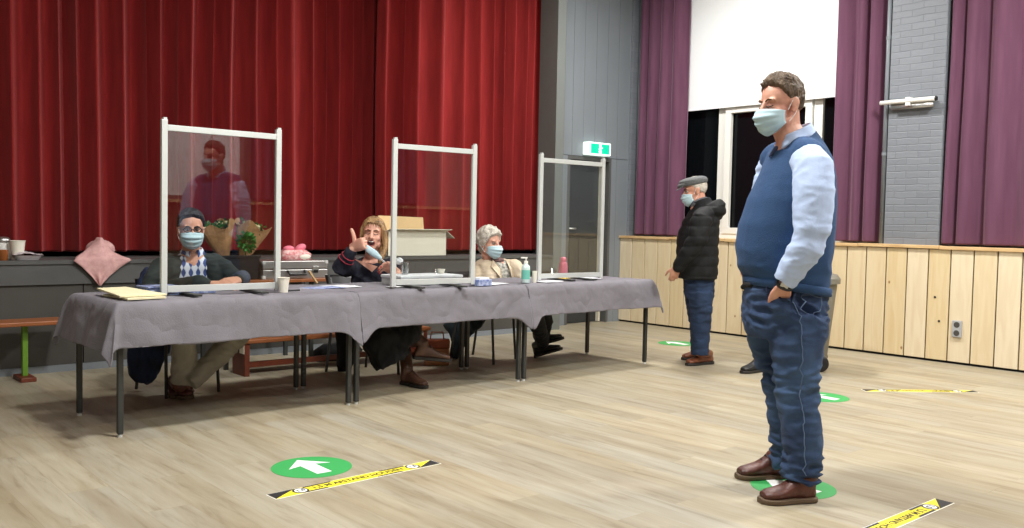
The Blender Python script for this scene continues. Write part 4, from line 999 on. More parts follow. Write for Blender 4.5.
def hand(bm, w, d, nrm, th, curl=.5, s=1.0, thumb='side', curls=None):
    w, d, nrm, th = V(w), V(d).normalized(), V(nrm).normalized(), V(th).normalized()
    loft(bm, [(w-d*.02*s, th*.027*s, nrm*.019*s, 2.4), (w+d*.02*s, th*.034*s, nrm*.018*s, 2.5), (w+d*.06*s, th*.042*s, nrm*.016*s, 2.6), (w+d*.092*s, th*.041*s, nrm*.013*s, 2.6), (w+d*.102*s, th*.036*s, nrm*.008*s, 2.6)], 20)
    tips = []
    for i in range(4):
        r = w + d*(.094-.005*abs(i-1.2))*s + th*(.031-.0205*i)*s
        L = (.072, .080, .074, .057)[i]*s; a = 0; P = [r - d*.012*s, r]; c_ = curls[i] if curls else curl
        dd = (d + th*(.06-.04*i))
        for sg, k in ((.45, .9), (.31, 1.15), (.24, .8)):
            a += c_*k; q = (dd*math.cos(a) + nrm*math.sin(a)).normalized(); P.append(P[-1]+q*L*sg)
        limb(bm, P, [.0092*s, .0092*s, .0086*s, .008*s, .0066*s], 10); tips.append((P[-1], (P[-1]-P[-2]).normalized()))
    if thumb == 'side': ds = [(d*.55+th*.8+nrm*.35), (d*.8+th*.4+nrm*.45), (d*.9+th*.15+nrm*.4)]
    elif thumb == 'in': ds = [d+th*.35, d+th*.05, d]
    else: ds = [(th*1.0+d*.22), (th*1.0+d*.02), (th*1.0-d*.12)]
    P = [w + d*.025*s + th*.024*s]
    for q, L in zip(ds, (.045, .034, .027)): P.append(P[-1]+q.normalized()*L*s*(1 if thumb == 'side' else .82))
    limb(bm, P, [(.0135 if thumb == 'side' else .016)*s, (.0118 if thumb == 'side' else .0145)*s, (.0105 if thumb == 'side' else .0135)*s, (.0085 if thumb == 'side' else .011)*s], 10)
    return tips, P[-1]
def shoe(root, heel, d, L, ang_z, m, sole_m, ankle=None, ar=.045, tall=.085, up=V((0, 0, 1)), name='shoe', w=.048, label=None, laces=True, toe_up=0, vox=.005):
    """heel = back of the sole on the ground, d = direction to the toe"""
    d = V(d).normalized(); up = V(up); up = (up - d*up.dot(d)).normalized(); sd = d.cross(up)
    h = V(heel); P = lambda a, z, s=0: h + d*(a*L) + up*z + sd*s
    b = BM(); sts = []
    outl = [(0.0, .55), (.04, .72), (.15, .80), (.35, .78), (.5, .85), (.68, 1.0), (.82, .96), (.93, .72), (1.0, .35)]
    for a, k in outl: sts.append((P(a, .012), sd*w*k*1.06, up*.012, 5))
    loft(b, sts, 20); so = build('sole', b, sole_m, None, smooth=False, auto=True)
    b = BM(); ups = [(.02, .5, .035, .03), (.08, .72, .05, .038), (.25, .76, .06, .048), (.42, .76, .055, .044), (.58, .86, .042, .030), (.72, .93, .036, .024), (.86, .84, .032, .020), (.95, .55, .028, .014)]
    loft(b, [(P(a, z+.004), sd*w*k, up*hh, 2.3) for a, k, z, hh in ups], 20)
    if ankle is not None: limb(b, [P(.2, .05), P(.19, tall), V(ankle)], [(w*.78, .05), ar, ar], 18)
    else: limb(b, [P(.2, .05), P(.19, tall)], [(w*.78, .05), ar], 18)
    sh = bake(name, b, m, root, vox, 3, label)
    so.parent = sh
    if laces:
        for k in range(3):
            a = .40+.09*k; z = .102-.019*k
            b = BM(); limb(b, [P(a, z-.008, -.026), P(a+.012, z+.010, 0), P(a, z-.008, .026)], [.0034]*3, 6); build('lace', b, 'lace', sh, 'dark lace', smooth=True)
    return sh
def collar(root, c, B, r, h, m, flare=.016, open_=.5, name='collar', label=None, tk=.003, tilt=.0):
    L, F, U = B
    def fn(u, v):
        a = open_ + (2*PI-2*open_)*u; e = min(u, 1-u); 
        rr = r + flare*v*1.2; hh = h*(1-v) + (.018*max(0, 1-e*9))*v*-1.0
        return V(c) + F*(math.cos(a)*rr*1.05) + L*(math.sin(a)*rr) + U*(hh + math.cos(a)*-tilt)
    b = BM(); sheet(b, fn, 40, 5); return solid(build(name, b, m, root, label, smooth=True), tk)

# ------------------------------------------------------------------ tall man with blue knitted vest
fr = Frame(atz(790, 490)); root = empty('person', fr.P, 'tall man standing in blue knitted vest, pale blue shirt and jeans, hands in pockets', 'person')
E_, T_, Z = fr.r, fr.t, V((0, 0, 1)); B25 = basis(fr, 63); L, F, U = B25      # L = his left, towards the camera
HB = basis(fr, 50, 9, 0); hd = Head(fr(781, 105, .02), HB, 1.03)
kl, kr = fr(812, 232, .27), fr(772, 232, -.24)
b = BM(); hd.skull(b); hd.neck(b, fr(795, 146, 0), .062)
limb(b, [fr(795, 148, 0), fr(790, 200, 0), fr(786, 270, 0), fr(786, 310, 0)], [.09, .14, .14, .13], 16)
limb(b, [fr(795, 162, 0), fr(813, 166, .17), fr(812, 195, .25), kl, fr(800, 258, .27), fr(787, 281, .245)], [.05, .06, .055, .045, .04, .033], 14)
limb(b, [fr(795, 162, 0), fr(778, 166, -.16), fr(772, 195, -.22), kr, fr(760, 258, -.2), fr(747, 272, -.15)], [.05, .06, .055, .045, .04, .033], 14)
limb(b, [fr(790, 318, .07), fr(797, 392, .12), fr(801, 478, .13)], [.07, .06, .045], 14); limb(b, [fr(785, 318, -.07), fr(785, 390, -.1), fr(788, 464, -.12)], [.07, .06, .045], 14)
hand(b, fr(785, 284.5, .235), -Z*.80-T_*.58-E_*.25, -T_*.7+Z*.7, -E_*.97, .08, .98, thumb='in')
hand(b, fr(747, 276, -.10), fr(752, 292, -.06)-fr(746, 274, -.10), E_*.6, T_*.8+E_*.2, .35, 1.08)
bake('body', b, 'skin', root, .0045, 4)
hd.face(root, closed=True, brow='brow')
hd.mask(root)
def hz_short(A): return .082 - .016*min(1, A/.9) if A < .9 else (.066 - .098*min(1, (A-.9)/.75) if A < 1.65 else -.03 - .03*min(1, (A-1.65)/1.2))
def spikes(bm):
    rnd = random.Random(4)
    for k in range(170):
        az = rnd.uniform(-1.9, 1.9); la = rnd.uniform(.62, 1.5); d = V((math.sin(az)*math.cos(la), math.cos(az)*math.cos(la), math.sin(la)))
        p0 = hd.p(.083*d.x, -.012+.103*d.y, .03+.096*d.z); q = hd.v(.35*d.x+rnd.uniform(-.3, .3), .5*d.y+.25, d.z+rnd.uniform(-.1, .4)).normalized()
        limb(bm, [p0, p0+q*rnd.uniform(.010, .022)], [.0075, .003], 6)
hd.hair(root, 'hair_brown', hz_short, lambda A, z: .003+.017*max(0, z)+.004*(A < 1.2), .007, 60, .0035, spikes, 3)
# torso: vest
def st(x, y, d, w, tilt=0, off=0, t=0): return (fr(x, y, t)+F*off, F*d+Z*tilt, L*w)
b = BM()
loft(b, [st(798, 139, .072, .08, -.045), st(797, 143, .090, .12, -.03), st(797, 150, .112, .165, -.01), st(798, 160, .124, .198), st(796, 176, .150, .205), st(791, 200, .184, .208), st(786.5, 225, .206, .212), st(783.5, 250, .209, .210), st(784, 266, .200, .204, -.006), st(785, 276, .186, .196, .012), st(785.5, 281, .180, .190, .02), st(785.5, 285, .180, .189, .025)], 40, power=2.25)
limb(b, [fr(800, 151, .02), fr(808, 158, .13)], [.074, .084], 16); limb(b, [fr(794, 152, -.02), fr(778, 160, -.15)], [.075, .085], 16)
vest = bake('knitted_vest', b, 'vest', root, .008, 6, 'blue knitted vest', fold=folds(.010, (5, 5, 9), lambda p: .35+1.2*max(0, min(1, (1.15-p.z)/.25))))
# ribbed hem and armhole edge
b = BM(); rr = []
N = 56
for j, (dy, g) in enumerate(((282, .0), (283, .006), (289.5, .004), (290, -.006))):
    c = fr(786.5, dy, 0); rr.append((c, F*(.181+g)+Z*.025, L*(.190+g)))
loft(b, rr, N, cap=False, power=2.25); solid(build('hem_rib', b, 'vest', root, 'ribbed vest hem', smooth=True), .004)
# collar of the shirt
co_c = fr(797, 142, 0)
collar(root, fr(795, 140, .0), (L, F, (U+F*.10).normalized()), .068, .046, 'shirt', .020, .42, 'shirt_collar', 'pale blue shirt collar', .004, .034)
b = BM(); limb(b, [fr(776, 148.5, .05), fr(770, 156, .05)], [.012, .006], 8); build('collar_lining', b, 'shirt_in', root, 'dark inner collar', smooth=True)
# sleeves
b = BM()
limb(b, [fr(806, 157, .15), fr(813, 168, .195), fr(813.5, 192, .235), kl, fr(806, 248, .275), fr(797, 263, .262), fr(787, 276, .25)], [.076, .086, .087, .076, .070, .062, .052], 24, round_ends=False)
limb(b, [fr(788, 274.5, .252), fr(783.5, 281.5, .245)], [.053, .051], 24, round_ends=False)
bake('shirt_sleeve', b, 'shirt', root, .006, 3, 'pale blue sleeve with buttoned cuff', fold=folds(.013, (7, 7, 15), lambda p: .3+1.0*max(0, min(1, (1.38-p.z)/.25))))
b = BM(); limb(b, [fr(780, 160, -.12), fr(774, 170, -.19), fr(770, 195, -.22), kr, fr(762, 256, -.2), fr(750, 270, -.14)], [.070, .084, .088, .074, .064, .052], 20, round_ends=False)
bake('shirt_sleeve', b, 'shirt', root, .007, 3, fold=folds(.010))
# watch
wc = fr(785, 284.5, .245); wd_ = (fr(779, 299, .20)-fr(786, 283, .24)).normalized(); a1 = wd_.cross(T_).normalized(); a2 = wd_.cross(a1)
b = BM(); loft(b, [(wc-wd_*.011, a1*.035, a2*.029), (wc+wd_*.011, a1*.035, a2*.029)], 28, cap=False); wt = solid(build('watch', b, 'black_plastic', root, 'black watch strap', smooth=True), .003, 1)
b = BM(); wf = wc + T_*.031 + a1*0; obox(b, wf, wd_*.014, a1*.017, T_*.005); build('watch_case', b, 'steel', wt, 'silver watch case', bevel=.003)
# jeans
b = BM()
loft(b, [st(785, 277, .165, .165), st(785, 288, .178, .178), st(784.5, 305, .180, .185), st(784.5, 322, .176, .18, 0, .003), st(784, 336, .165, .168)], 36, power=2.3)
limb(b, [fr(797, 318, .085), fr(797.5, 336, .10), fr(797, 362, .115), fr(797, 392, .12), fr(801, 425, .13), fr(803, 450, .13), fr(801, 472, .13), fr(801, 481, .13)], [.132, .126, .108, .092, .088, .086, .083, .084], 26, round_ends=False)
ell(b, fr(784, 307, .15), E_*.075, T_*.07, Z*.085)
limb(b, [fr(773, 318, -.085), fr(774, 336, -.10), fr(779, 362, -.10), fr(785, 392, -.10), fr(787, 425, -.105), fr(788, 450, -.115), fr(788, 466, -.12)], [.128, .122, .106, .090, .086, .084, .08], 26, round_ends=False)
def jw(p):
    z = p.z; return .35 + 1.0*math.exp(-((z-.5)/.10)**2) + 1.3*math.exp(-((z-.13)/.10)**2) + .9*math.exp(-((z-.80)/.08)**2)
jeans = bake('jeans', b, 'jeans', root, .0075, 5, 'worn blue jeans', fold=folds(.024, (6, 6, 17), jw))
def on_surface(o, pts, off=.004, cam=False):
    me = o.data; bv = BVHTree.FromPolygons([v.co for v in me.vertices], [list(p.vertices) for p in me.polygons]); out = []
    for p in pts:
        q, n, i, d = bv.find_nearest(p); out.append(q+n*off)
    return out
def seam(o, pts, name, r=.0022, m='seam', off=.001):
    out = []
    for a, c in zip(pts, pts[1:]):
        for k in range(10): out.append(a.lerp(c, k/10))
    out.append(pts[-1]); b = BM(); limb(b, on_surface(o, out, off), [r]*len(out), 6); return build(name, b, m, o, smooth=True)
seam(jeans, [fr(806, 292, .26), fr(804, 340, .26), fr(803, 392, .26), fr(806, 440, .26), fr(806, 478, .26)], 'side_seam')
pk_ = [fr(807, 294, .19), fr(822, 293, .10), fr(821, 310, .12), fr(814, 315, .15), fr(806, 311, .19), fr(807, 294, .19), fr(822, 298, .1)]
seam(jeans, pk_, 'pocket_stitching', .0026)
seam(jeans, [fr(772, 288, .25), fr(781, 300, .25), fr(792, 300, .26)], 'front_pocket_edge', .005, 'jeans2', .002)
for (x, t) in ((800, .24), (768, .16)):
    seam(jeans, [fr(x, 286, t), fr(x, 295, t)], 'belt_loop', .006, 'jeans', .002)
b = BM(); limb(b, on_surface(jeans, [fr(745+3*k, 287, .02+.012*k) for k in range(10)], .004), [.012]*10, 10); build('belt', b, 'black_cloth', root, 'black belt', smooth=True)
# boots
h1, t1 = atz(814, 500.5), atz(758, 503); h2, t2 = atz(785, 477), atz(735, 478.5)
shoe(root, h1, t1-h1, (t1-h1).length*.98, 0, 'boot', 'sole', fr(802, 474, .13), .058, .09, label='brown leather boot', w=.056, name='boot')
shoe(root, h2, t2-h2, (t2-h2).length*.98, 0, 'boot', 'sole', fr(788, 458, -.12), .055, .09, label='brown leather boot', w=.056, name='boot')

# ------------------------------------------------------------------ man with the flat cap
fr = Frame(atz(698, 364)); root = empty('person', fr.P, 'man standing at the tables in grey flat cap, black padded jacket and jeans', 'person')
E_, T_ = fr.r, fr.t; L, F, U = basis(fr, 84); hd = Head(fr(695, 190.5, .0), basis(fr, 80, 14), .98)
b = BM(); hd.skull(b); hd.neck(b, fr(702, 210, 0), .06)
limb(b, [fr(702, 210), fr(698, 240), fr(698, 285)], [.10, .13, .11], 14)
limb(b, [fr(705, 214, .1), fr(700, 216, .2), fr(696, 240, .24), fr(683, 262, .22), fr(676, 268, .2)], [.05, .055, .045, .036, .03], 12)
limb(b, [fr(703, 214, -.1), fr(698, 216, -.2), fr(692, 240, -.23), fr(684, 262, -.2)], [.05, .055, .045, .036], 12)
limb(b, [fr(698, 285, .07), fr(700, 320, .08), fr(699, 352, .08)], [.08, .05, .04], 12); limb(b, [fr(696, 285, -.07), fr(697, 320, -.08), fr(698, 350, -.08)], [.08, .05, .04], 12)
hand(b, fr(676.5, 266, .2), fr(673, 279, .17)-fr(676.5, 266, .2), -T_, -E_, .45, 1.0)
bake('body', b, 'skin3', root, .006, 3)
hd.face(root, brow='dark'); hd.mask(root)
hd.hair(root, 'hair_white', hz_short, lambda A, z: .004, .002, 30, .006)
b = BM(); loft(b, [(hd.p(0, -.012, .050), hd.v(.088, 0, 0), hd.v(0, .112, 0)), (hd.p(0, -.008, .075), hd.v(.097, 0, 0), hd.v(0, .122, 0)), (hd.p(0, .004, .098), hd.v(.094, 0, 0), hd.v(0, .122, 0)), (hd.p(0, .01, .114), hd.v(.070, 0, 0), hd.v(0, .095, 0)), (hd.p(0, .01, .121), hd.v(.03, 0, 0), hd.v(0, .045, 0))], 28, power=2.2)
ell(b, hd.p(0, .09, .075), hd.v(.072, 0, 0), hd.v(0, .055, -.012), hd.v(0, 0, .026)); 
cp_ = bake('flat_cap', b, 'tweed', root, .005, 4, 'grey flat cap')
b = BM(); ell(b, hd.p(0, .118, .052), hd.v(.068, 0, 0), hd.v(0, .046, -.020), hd.v(0, 0, .007), 24, 8); build('cap_brim', b, 'tweed', cp_, smooth=True)
b = BM(); ell(b, fr(700, 202.5, 0), F*.088+Z*-.025, L*.09, Z*.045+F*.01, 24, 12); build('scarf', b, 'scarf', root, 'grey scarf', smooth=True)
def st(x, y, d, w, tilt=0, off=0): return (fr(x, y)+F*off, F*d+Z*tilt, L*w)
b = BM(); loft(b, [st(700, 200, .078, .085, -.03), st(702, 206, .092, .10, -.02), st(703, 213, .125, .15), st(701, 221, .155, .20), st(698, 236, .175, .22), st(697, 252, .178, .22), st(697, 266, .178, .215), st(697, 276, .172, .20), st(697, 278.5, .165, .19)], 32, power=2.3)
limb(b, [fr(704, 216, .14), fr(701, 221, .22), fr(698, 238, .26), fr(688, 254, .25), fr(679, 266, .215)], [.085, .092, .086, .072, .055], 18)
limb(b, [fr(700, 216, -.14), fr(696, 221, -.2), fr(691, 238, -.24), fr(684, 262, -.2)], [.085, .088, .08, .055], 18)
# hood
loft(b, [(fr(708, 204, 0), F*.10+Z*-.05, L*.12), (fr(712, 208, 0), F*.115+Z*-.04, L*.15), (fr(715, 213, 0), F*.09, L*.14), (fr(716, 219, 0), F*.05, L*.09)], 24)
def quilt(p):
    return .008*abs(math.sin(p.z*PI/.085))**.6 - .006 + .006*noise.noise(p*14)
bake('padded_jacket', b, 'puffer', root, .008, 4, 'black padded jacket with hood', fold=quilt)
b = BM()
loft(b, [st(698, 270, .13, .15), st(699, 285, .135, .16), st(699, 298, .125, .15)], 28)
limb(b, [fr(700, 292, .075), fr(701, 312, .085), fr(701, 330, .085), fr(700, 345, .085), fr(700, 355, .085)], [.112, .095, .082, .078, .075], 20, round_ends=False)
limb(b, [fr(697, 292, -.075), fr(698, 312, -.08), fr(699, 330, -.085), fr(699, 345, -.085), fr(699, 353, -.085)], [.110, .093, .08, .074, .07], 20, round_ends=False)
bake('jeans', b, 'jeans2', root, .008, 4, 'dark blue jeans', fold=folds(.014, (7, 7, 16)))
h1, t1 = atz(712, 363.5), atz(679, 366.5); h2, t2 = atz(708, 358.5), atz(684, 360)
shoe(root, h1, t1-h1, .30, 0, 'boot2', 'sole_dark', fr(702, 352, .085), .05, .09, label='tan leather shoe', w=.05)
shoe(root, h2, t2-h2, .29, 0, 'boot2', 'sole_dark', fr(701, 350, -.085), .05, .09, label='tan leather shoe', w=.05)

# ------------------------------------------------------------------ chairs
def chair(c, f, label, seat_m='black_plastic'):
    f = V((f[0], f[1], 0)).normalized(); l = V((f.y, -f.x, 0)); c = V((c[0], c[1], 0)); Z = V((0, 0, 1))
    t = empty('chair', c, label, 'chair', 'chairs behind the tables', rz=math.atan2(f.y, f.x))
    b = BM()
    def sf(u, v): return c + l*.41*(u-.5) + f*.40*(v-.5) + Z*(.445 + .02*(2*u-1)**2*.5 - .012*math.sin(PI*v))
    sheet(b, sf, 8, 8); solid(build('seat', b, seat_m, t, smooth=True), .018)
    b = BM()
    def bf(u, v): return c + l*.36*(u-.5) - f*(.20+.08*v-.035*(1-(2*u-1)**2)) + Z*(.58+.17*v)
    sheet(b, bf, 8, 6); solid(build('backrest', b, seat_m, t, smooth=True), .014)
    for s in (-1, 1):
        b = BM(); limb(b, [c+l*.185*s+f*.20, c+l*.175*s+f*.17+Z*.43], [.011]*2, 10); build('leg', b, 'table_metal', t, smooth=True)
        b = BM(); limb(b, [c+l*.185*s-f*.24, c+l*.175*s-f*.17+Z*.43, c+l*.165*s-f*.25+Z*.74], [.011]*3, 10); build('leg', b, 'table_metal', t, smooth=True)
    b = BM(); limb(b, [c+l*.175*s*q+f*g+Z*.425 for q, g, s in ((1, .17, -1), (1, .17, 1), (1, -.17, 1), (1, -.17, -1), (1, .17, -1))], [.009]*5, 8); build('seat_frame', b, 'table_metal', t, smooth=True)
    return t
chair((2.32, 6.11), (.1, -1), 'dark metal legged chair under the man with glasses')
chair((3.72, 6.02), (.05, -1), 'dark metal legged chair under the woman giving a thumbs up')
chair((4.95, 6.05), (.35, -1), 'dark metal legged chair under the white haired person')

# ------------------------------------------------------------------ man with glasses
P = atY(190, 228, 5.98); fr = Frame((P.x, 5.98, 0)); root = empty('person', fr.P, 'seated man with dark hair, glasses, face mask, dark jacket and plaid shirt', 'person')
E_, T_ = fr.r, fr.t; L, F, U = basis(fr, -6); hd = Head(fr(191, 229, .06), basis(fr, -6, 6), .98)
seat = fr.P + Z*.47
b = BM(); hd.skull(b); hd.neck(b, fr(192, 258, 0), .056)
limb(b, [fr(192, 262, 0), fr(192, 280, 0), seat+Z*.06], [.10, .12, .13], 14)
hl, hr = V((2.43, 5.50, TZ+.055)), V((2.37, 5.46, TZ+.035))
el, er_ = fr(236, 284, .12), fr(149, 292, .12)
limb(b, [fr(216, 264, 0), el, hl+V((.07, .08, 0))], [.05, .042, .032], 12); limb(b, [fr(168, 264, 0), er_, hr+V((-.09, .10, 0))], [.05, .042, .032], 12)
hand(b, hl+V((.05, .05, 0)), (-.8, -.55, -.05), (0, .15, -1), (-.4, .75, .35), .25)
hand(b, hr+V((-.06, .06, .0)), (.85, -.45, -.02), (0, .1, -1), (.4, .8, .3), .3)
k1, k2 = V((2.15, 5.58, .50)), V((2.62, 5.62, .50)); a1_, a2_ = atY(180, 384, 5.62), atY(190, 383, 5.55)
limb(b, [seat+V((-.1, 0, 0)), k1, a1_], [.08, .05, .04], 12); limb(b, [seat+V((.1, 0, 0)), k2, k2.lerp(a2_, .8)], [.08, .05, .035], 12)
bake('body', b, 'skin3', root, .005, 4)
hd.face(root, brow='dark'); hd.mask(root)
hd.hair(root, 'hair_dark', hz_short, lambda A, z: .010+.012*max(0, z)+.004*(A < .9), .006, 50, .004)
g = BM()
for k in (-1, 1):
    pts = [hd.p(k*.031+.024*math.cos(a)*1.0, .107-.006*abs(math.cos(a)), .007+.017*math.sin(a)) for a in [2*PI*i/18 for i in range(19)]]
    limb(g, pts, [.0032]*19, 6); limb(g, [hd.p(k*.055, .100, .010), hd.p(k*.082, .06, .008), hd.p(k*.083, -.01, .006)], [.002]*3, 6)
limb(g, [hd.p(-.008, .108, .010), hd.p(.008, .108, .010)], [.002]*2, 6); gl = build('glasses', g, 'black_plastic', root, 'dark framed glasses', smooth=True)
def st(x, y, d, w, t=0, tilt=0): return (fr(x, y, t), F*d+Z*tilt, L*w)
b = BM(); loft(b, [st(192, 252, .06, .065), st(192, 257, .085, .11), st(192, 266, .105, .16), st(192, 282, .12, .17), (seat+Z*.05, F*.14, L*.17)], 28, power=2.3)
bake('plaid_shirt', b, 'plaid', root, .007, 4, 'blue and white plaid shirt', fold=folds(.006))
collar(root, fr(192.5, 252.5, .01), (L, F, U), .062, .030, 'plaid', .014, .35, 'shirt_collar', None, .003, .012)
# jacket: two front halves leaving the shirt open
b = BM()
for s in (-1, 1):
    loft(b, [(fr(192, 254, -.03)+L*.075*s, F*.08, L*.05), (fr(192, 259, -.02)+L*.115*s, F*.105, L*.085), (fr(192, 270, -.005)+L*.135*s, F*.13, L*.085), (fr(192, 285, .0)+L*.145*s, F*.14, L*.09), (fr(192, 300, 0)+L*.14*s, F*.15, L*.09)], 24, power=2.3)
loft(b, [(fr(192, 253, -.07), F*.04, L*.09), (fr(192, 262, -.08), F*.05, L*.17), (fr(192, 300, -.07), F*.07, L*.19)], 20)
limb(b, [fr(214, 263, -.01), fr(222, 268, .02), fr(234, 279, .09), el, hl+V((.12, .13, .01)), hl+V((.085, .09, .005))], [.070, .070, .062, .062, .050, .046], 18)
limb(b, [fr(169, 263, -.01), fr(161, 268, .02), fr(152, 281, .09), er_, hr+V((-.13, .13, .01)), hr+V((-.10, .095, .0))], [.070, .070, .062, .062, .050, .046], 18)
bake('jacket', b, 'blazer', root, .007, 4, 'dark jacket', fold=folds(.012, (8, 8, 12)))
b = BM(); limb(b, [hl+V((.125, .13, .008)), hl+V((.065, .07, .002))], [.052, .047], 16, round_ends=False); build('sleeve_cuff', b, 'cuff', root, 'slate blue cuff', smooth=True)
b = BM(); loft(b, [(seat+Z*.02-F*.02, F*.15, L*.17), (seat+Z*.10-F*.02, F*.13, L*.16)], 20)
limb(b, [seat+L*.09, k1.lerp(k2, 1)+Z*.0, k2.lerp(a2_, .5), a2_], [.095, .078, .072, .055], 18, round_ends=False)
limb(b, [seat-L*.09, k1, V((2.16, 5.60, .3)), a1_+V((0, 0, .0))], [.095, .08, .075, .062], 18, round_ends=False)
bake('trousers', b, 'khaki', root, .008, 4, 'grey khaki trousers', fold=folds(.014, (8, 8, 14)))
shoe(root, atz(172, 394), atz(200, 403)-atz(172, 394), .25, 0, 'boot', 'sole', a1_, .052, .10, w=.054, label='brown leather shoe')
shoe(root, atz(190, 392), atz(170, 400)-atz(190, 392), .25, 0, 'boot', 'sole', a1_, .042, .085, label='brown leather shoe', up=V((0, 0, 1)))
t = empty('hanging_coat', (2.15, 6.2, 0), 'dark blue and black coat hanging over the chair of the man with glasses', 'coat')
b = BM(); c = V((2.16, 6.24, 0))
loft(b, [(c+Z*.05+V((-.03, 0, 0)), E_*.05, T_*.03), (c+Z*.12+V((-.03, 0, 0)), E_*.10, T_*.03), (c+Z*.25, E_*.14, T_*.05), (c+Z*.42, E_*.13, T_*.06), (c+Z*.62+V((.04, 0, 0)), E_*.15, T_*.07), (c+Z*.80+V((.08, 0, 0)), E_*.13, T_*.06), (c+Z*.83+V((.08, 0, 0)), E_*.10, T_*.04)], 28, power=2.4)
bake('coat_fabric', b, 'navy_cloth', t, .009, 4, fold=folds(.03, (12, 12, 5)))

# ------------------------------------------------------------------ woman giving a thumbs up
P = atY(372, 236, 5.92); fr = Frame((P.x, 5.92, 0)); root = empty('person', fr.P, 'laughing seated blond woman in dark sweater giving a thumbs up', 'person')
E_, T_ = fr.r, fr.t; L, F, U = basis(fr, 4); hd = Head(fr(373, 234.5, .06), basis(fr, 6, -4, 4), 1.02)
seat = fr.P + Z*.47
b = BM(); hd.skull(b, smile=True); hd.neck(b, fr(372, 264, 0), .050)
hd.e(b, (0, .052, -.094), (.034, .034, .026))
limb(b, [fr(372, 266, 0), fr(372, 285, 0), seat+Z*.06], [.09, .11, .13], 14)
limb(b, [fr(372, 262, .02), fr(372, 270, .04)], [.06, .055], 14)
wr = fr(353, 249, .30); er_ = fr(341, 267, .22); wl = fr(397, 274, .22); el = fr(408, 283, .06)
limb(b, [fr(352, 268, 0), er_, wr], [.048, .04, .03], 12); limb(b, [fr(392, 268, 0), el, wl], [.048, .04, .03], 12)
hand(b, wr, (Z*.75+E_*.35+T_*.15), (E_*.75-T_*.45-Z*.3), (-E_*.25+Z*.8-T_*.1).normalized()*1 if False else (-E_*.45+Z*.2+T_*.6), 1.35, 1.05, curls=[1.5, 1.5, 1.5, 1.5]) if False else None
# fist: knuckles to the right, thumb straight up
tips, tt = hand(b, wr+Z*.012, (E_*.55+T_*.55+Z*.25), (E_*.45-T_*.75), (Z*.95-E_*.28), 1.45, 1.12, thumb='up')
tips2, tt2 = hand(b, wl+Z*.01, (-E_*.75+Z*.45+T_*.25), (T_*.3-Z*.7-E_*.3), (Z*.7+E_*.3+T_*.4), .5, 1.0)
k1, k2 = V((3.50, 5.50, .50)), V((3.74, 5.42, .55)); a1_ = V((3.58, 5.44, .26)); a2_ = V((3.80, 5.40, .50))
limb(b, [seat+V((-.1, 0, 0)), k1, a1_], [.09, .05, .04], 12); limb(b, [seat+V((.1, 0, 0)), k2, a2_], [.09, .05, .04], 12)
bake('body', b, 'skin2', root, .0045, 4)
b = BM(); hd.e(b, (0, .085, -.067), (.025, .010, .018), 18, 10); mo = build('mouth', b, 'mouth', root, 'open laughing mouth', smooth=True)
b = BM(); hd.e(b, (0, .0925, -.056), (.019, .005, .0046), 14, 8); build('teeth', b, 'teeth', mo, smooth=True)
b = BM(); pts = [hd.p(.027*math.cos(a), .0885-.006*abs(math.cos(a)), -.067+.020*math.sin(a)) for a in [2*PI*i/18 for i in range(19)]]; limb(b, pts, [.0038]*19, 6); build('lips', b, 'lips', root, smooth=True)
hd.face(root, closed=True, brow='brow')
for tp_, dr_ in tips2:
    b = BM(); ell(b, tp_+dr_*.004, dr_*.009, dr_.cross(Z).normalized()*.007, dr_.cross(dr_.cross(Z)).normalized()*.006, 10, 6); build('fingernail', b, 'nail', root, 'red fingernail', smooth=True)
def long_hair(bm):
    for (pts, rs) in (([(.06, -.02, .05), (.085, -.02, -.03), (.088, .0, -.10), (.075, .03, -.165), (.07, .04, -.20)], [.035, .032, .030, .026, .012]),
                      ([(.05, .03, .085), (.078, .04, .03), (.085, .035, -.04), (.084, .03, -.10)], [.022, .018, .014, .007]),
                      ([(-.05, .03, .085), (-.080, .03, .03), (-.086, .02, -.04), (-.080, .02, -.07)], [.022, .016, .012, .006]),
                      ([(0, -.08, .03), (.03, -.09, -.06), (.05, -.06, -.15)], [.05, .05, .03])):
        limb(bm, [hd.p(*p) for p in pts], rs, 12)
    for q in range(7):
        x = -.03+.011*q; limb(bm, [hd.p(x, .05, .115), hd.p(x*1.35, .085, .083), hd.p(x*1.9+.004, .092, .045)], [.007, .005, .002], 6)
hd.hair(root, 'hair_blond', lambda A: .098-.05*min(1, A/.8) if A < .8 else (.048-.12*min(1, (A-.8)/.6) if A < 1.4 else -.075), lambda A, z: .009+.008*max(0, z), .008, 60, .004, long_hair, 8)
# mask hanging from one ear
mc = [fr(363.5, 245, .22), fr(369, 250, .24), fr(375, 254, .25), fr(381, 259, .25)]
b = BM(); w_ = [.016, .026, .026, .014]; pts = []
def mk(u, v):
    k = u*3; i = min(2, int(k)); p = mc[i].lerp(mc[i+1], k-i); ww = w_[i]+(w_[i+1]-w_[i])*(k-i)
    return p + (Z*.85+E_*.5)*(2*v-1)*ww + T_*.012*math.sin(v*PI)
sheet(b, mk, 12, 6); fm = solid(build('face_mask', b, 'mask', root, 'light blue mask held by its string', smooth=True), .003)
for dz in (0, 1.5):
    b = BM(); limb(b, [fr(380, 257.5+dz, .25), fr(384, 261+dz, .25), fr(388, 265+dz, .24)], [.002]*3, 6); build('ear_loop', b, 'maskw', fm, smooth=True)
def st(x, y, d, w, t=0, tilt=0): return (fr(x, y, t), F*d+Z*tilt, L*w)
b = BM(); loft(b, [st(372, 258.5, .06, .065, 0, -.03), st(372, 261, .085, .12, 0, -.015), st(372, 270, .11, .165), st(372, 285, .12, .155), (seat+Z*.10, F*.15, L*.165)], 28, power=2.3)
limb(b, [fr(352, 266, 0), fr(346, 268, .08), er_, wr-(wr-er_).normalized()*.035], [.068, .070, .066, .046], 18)
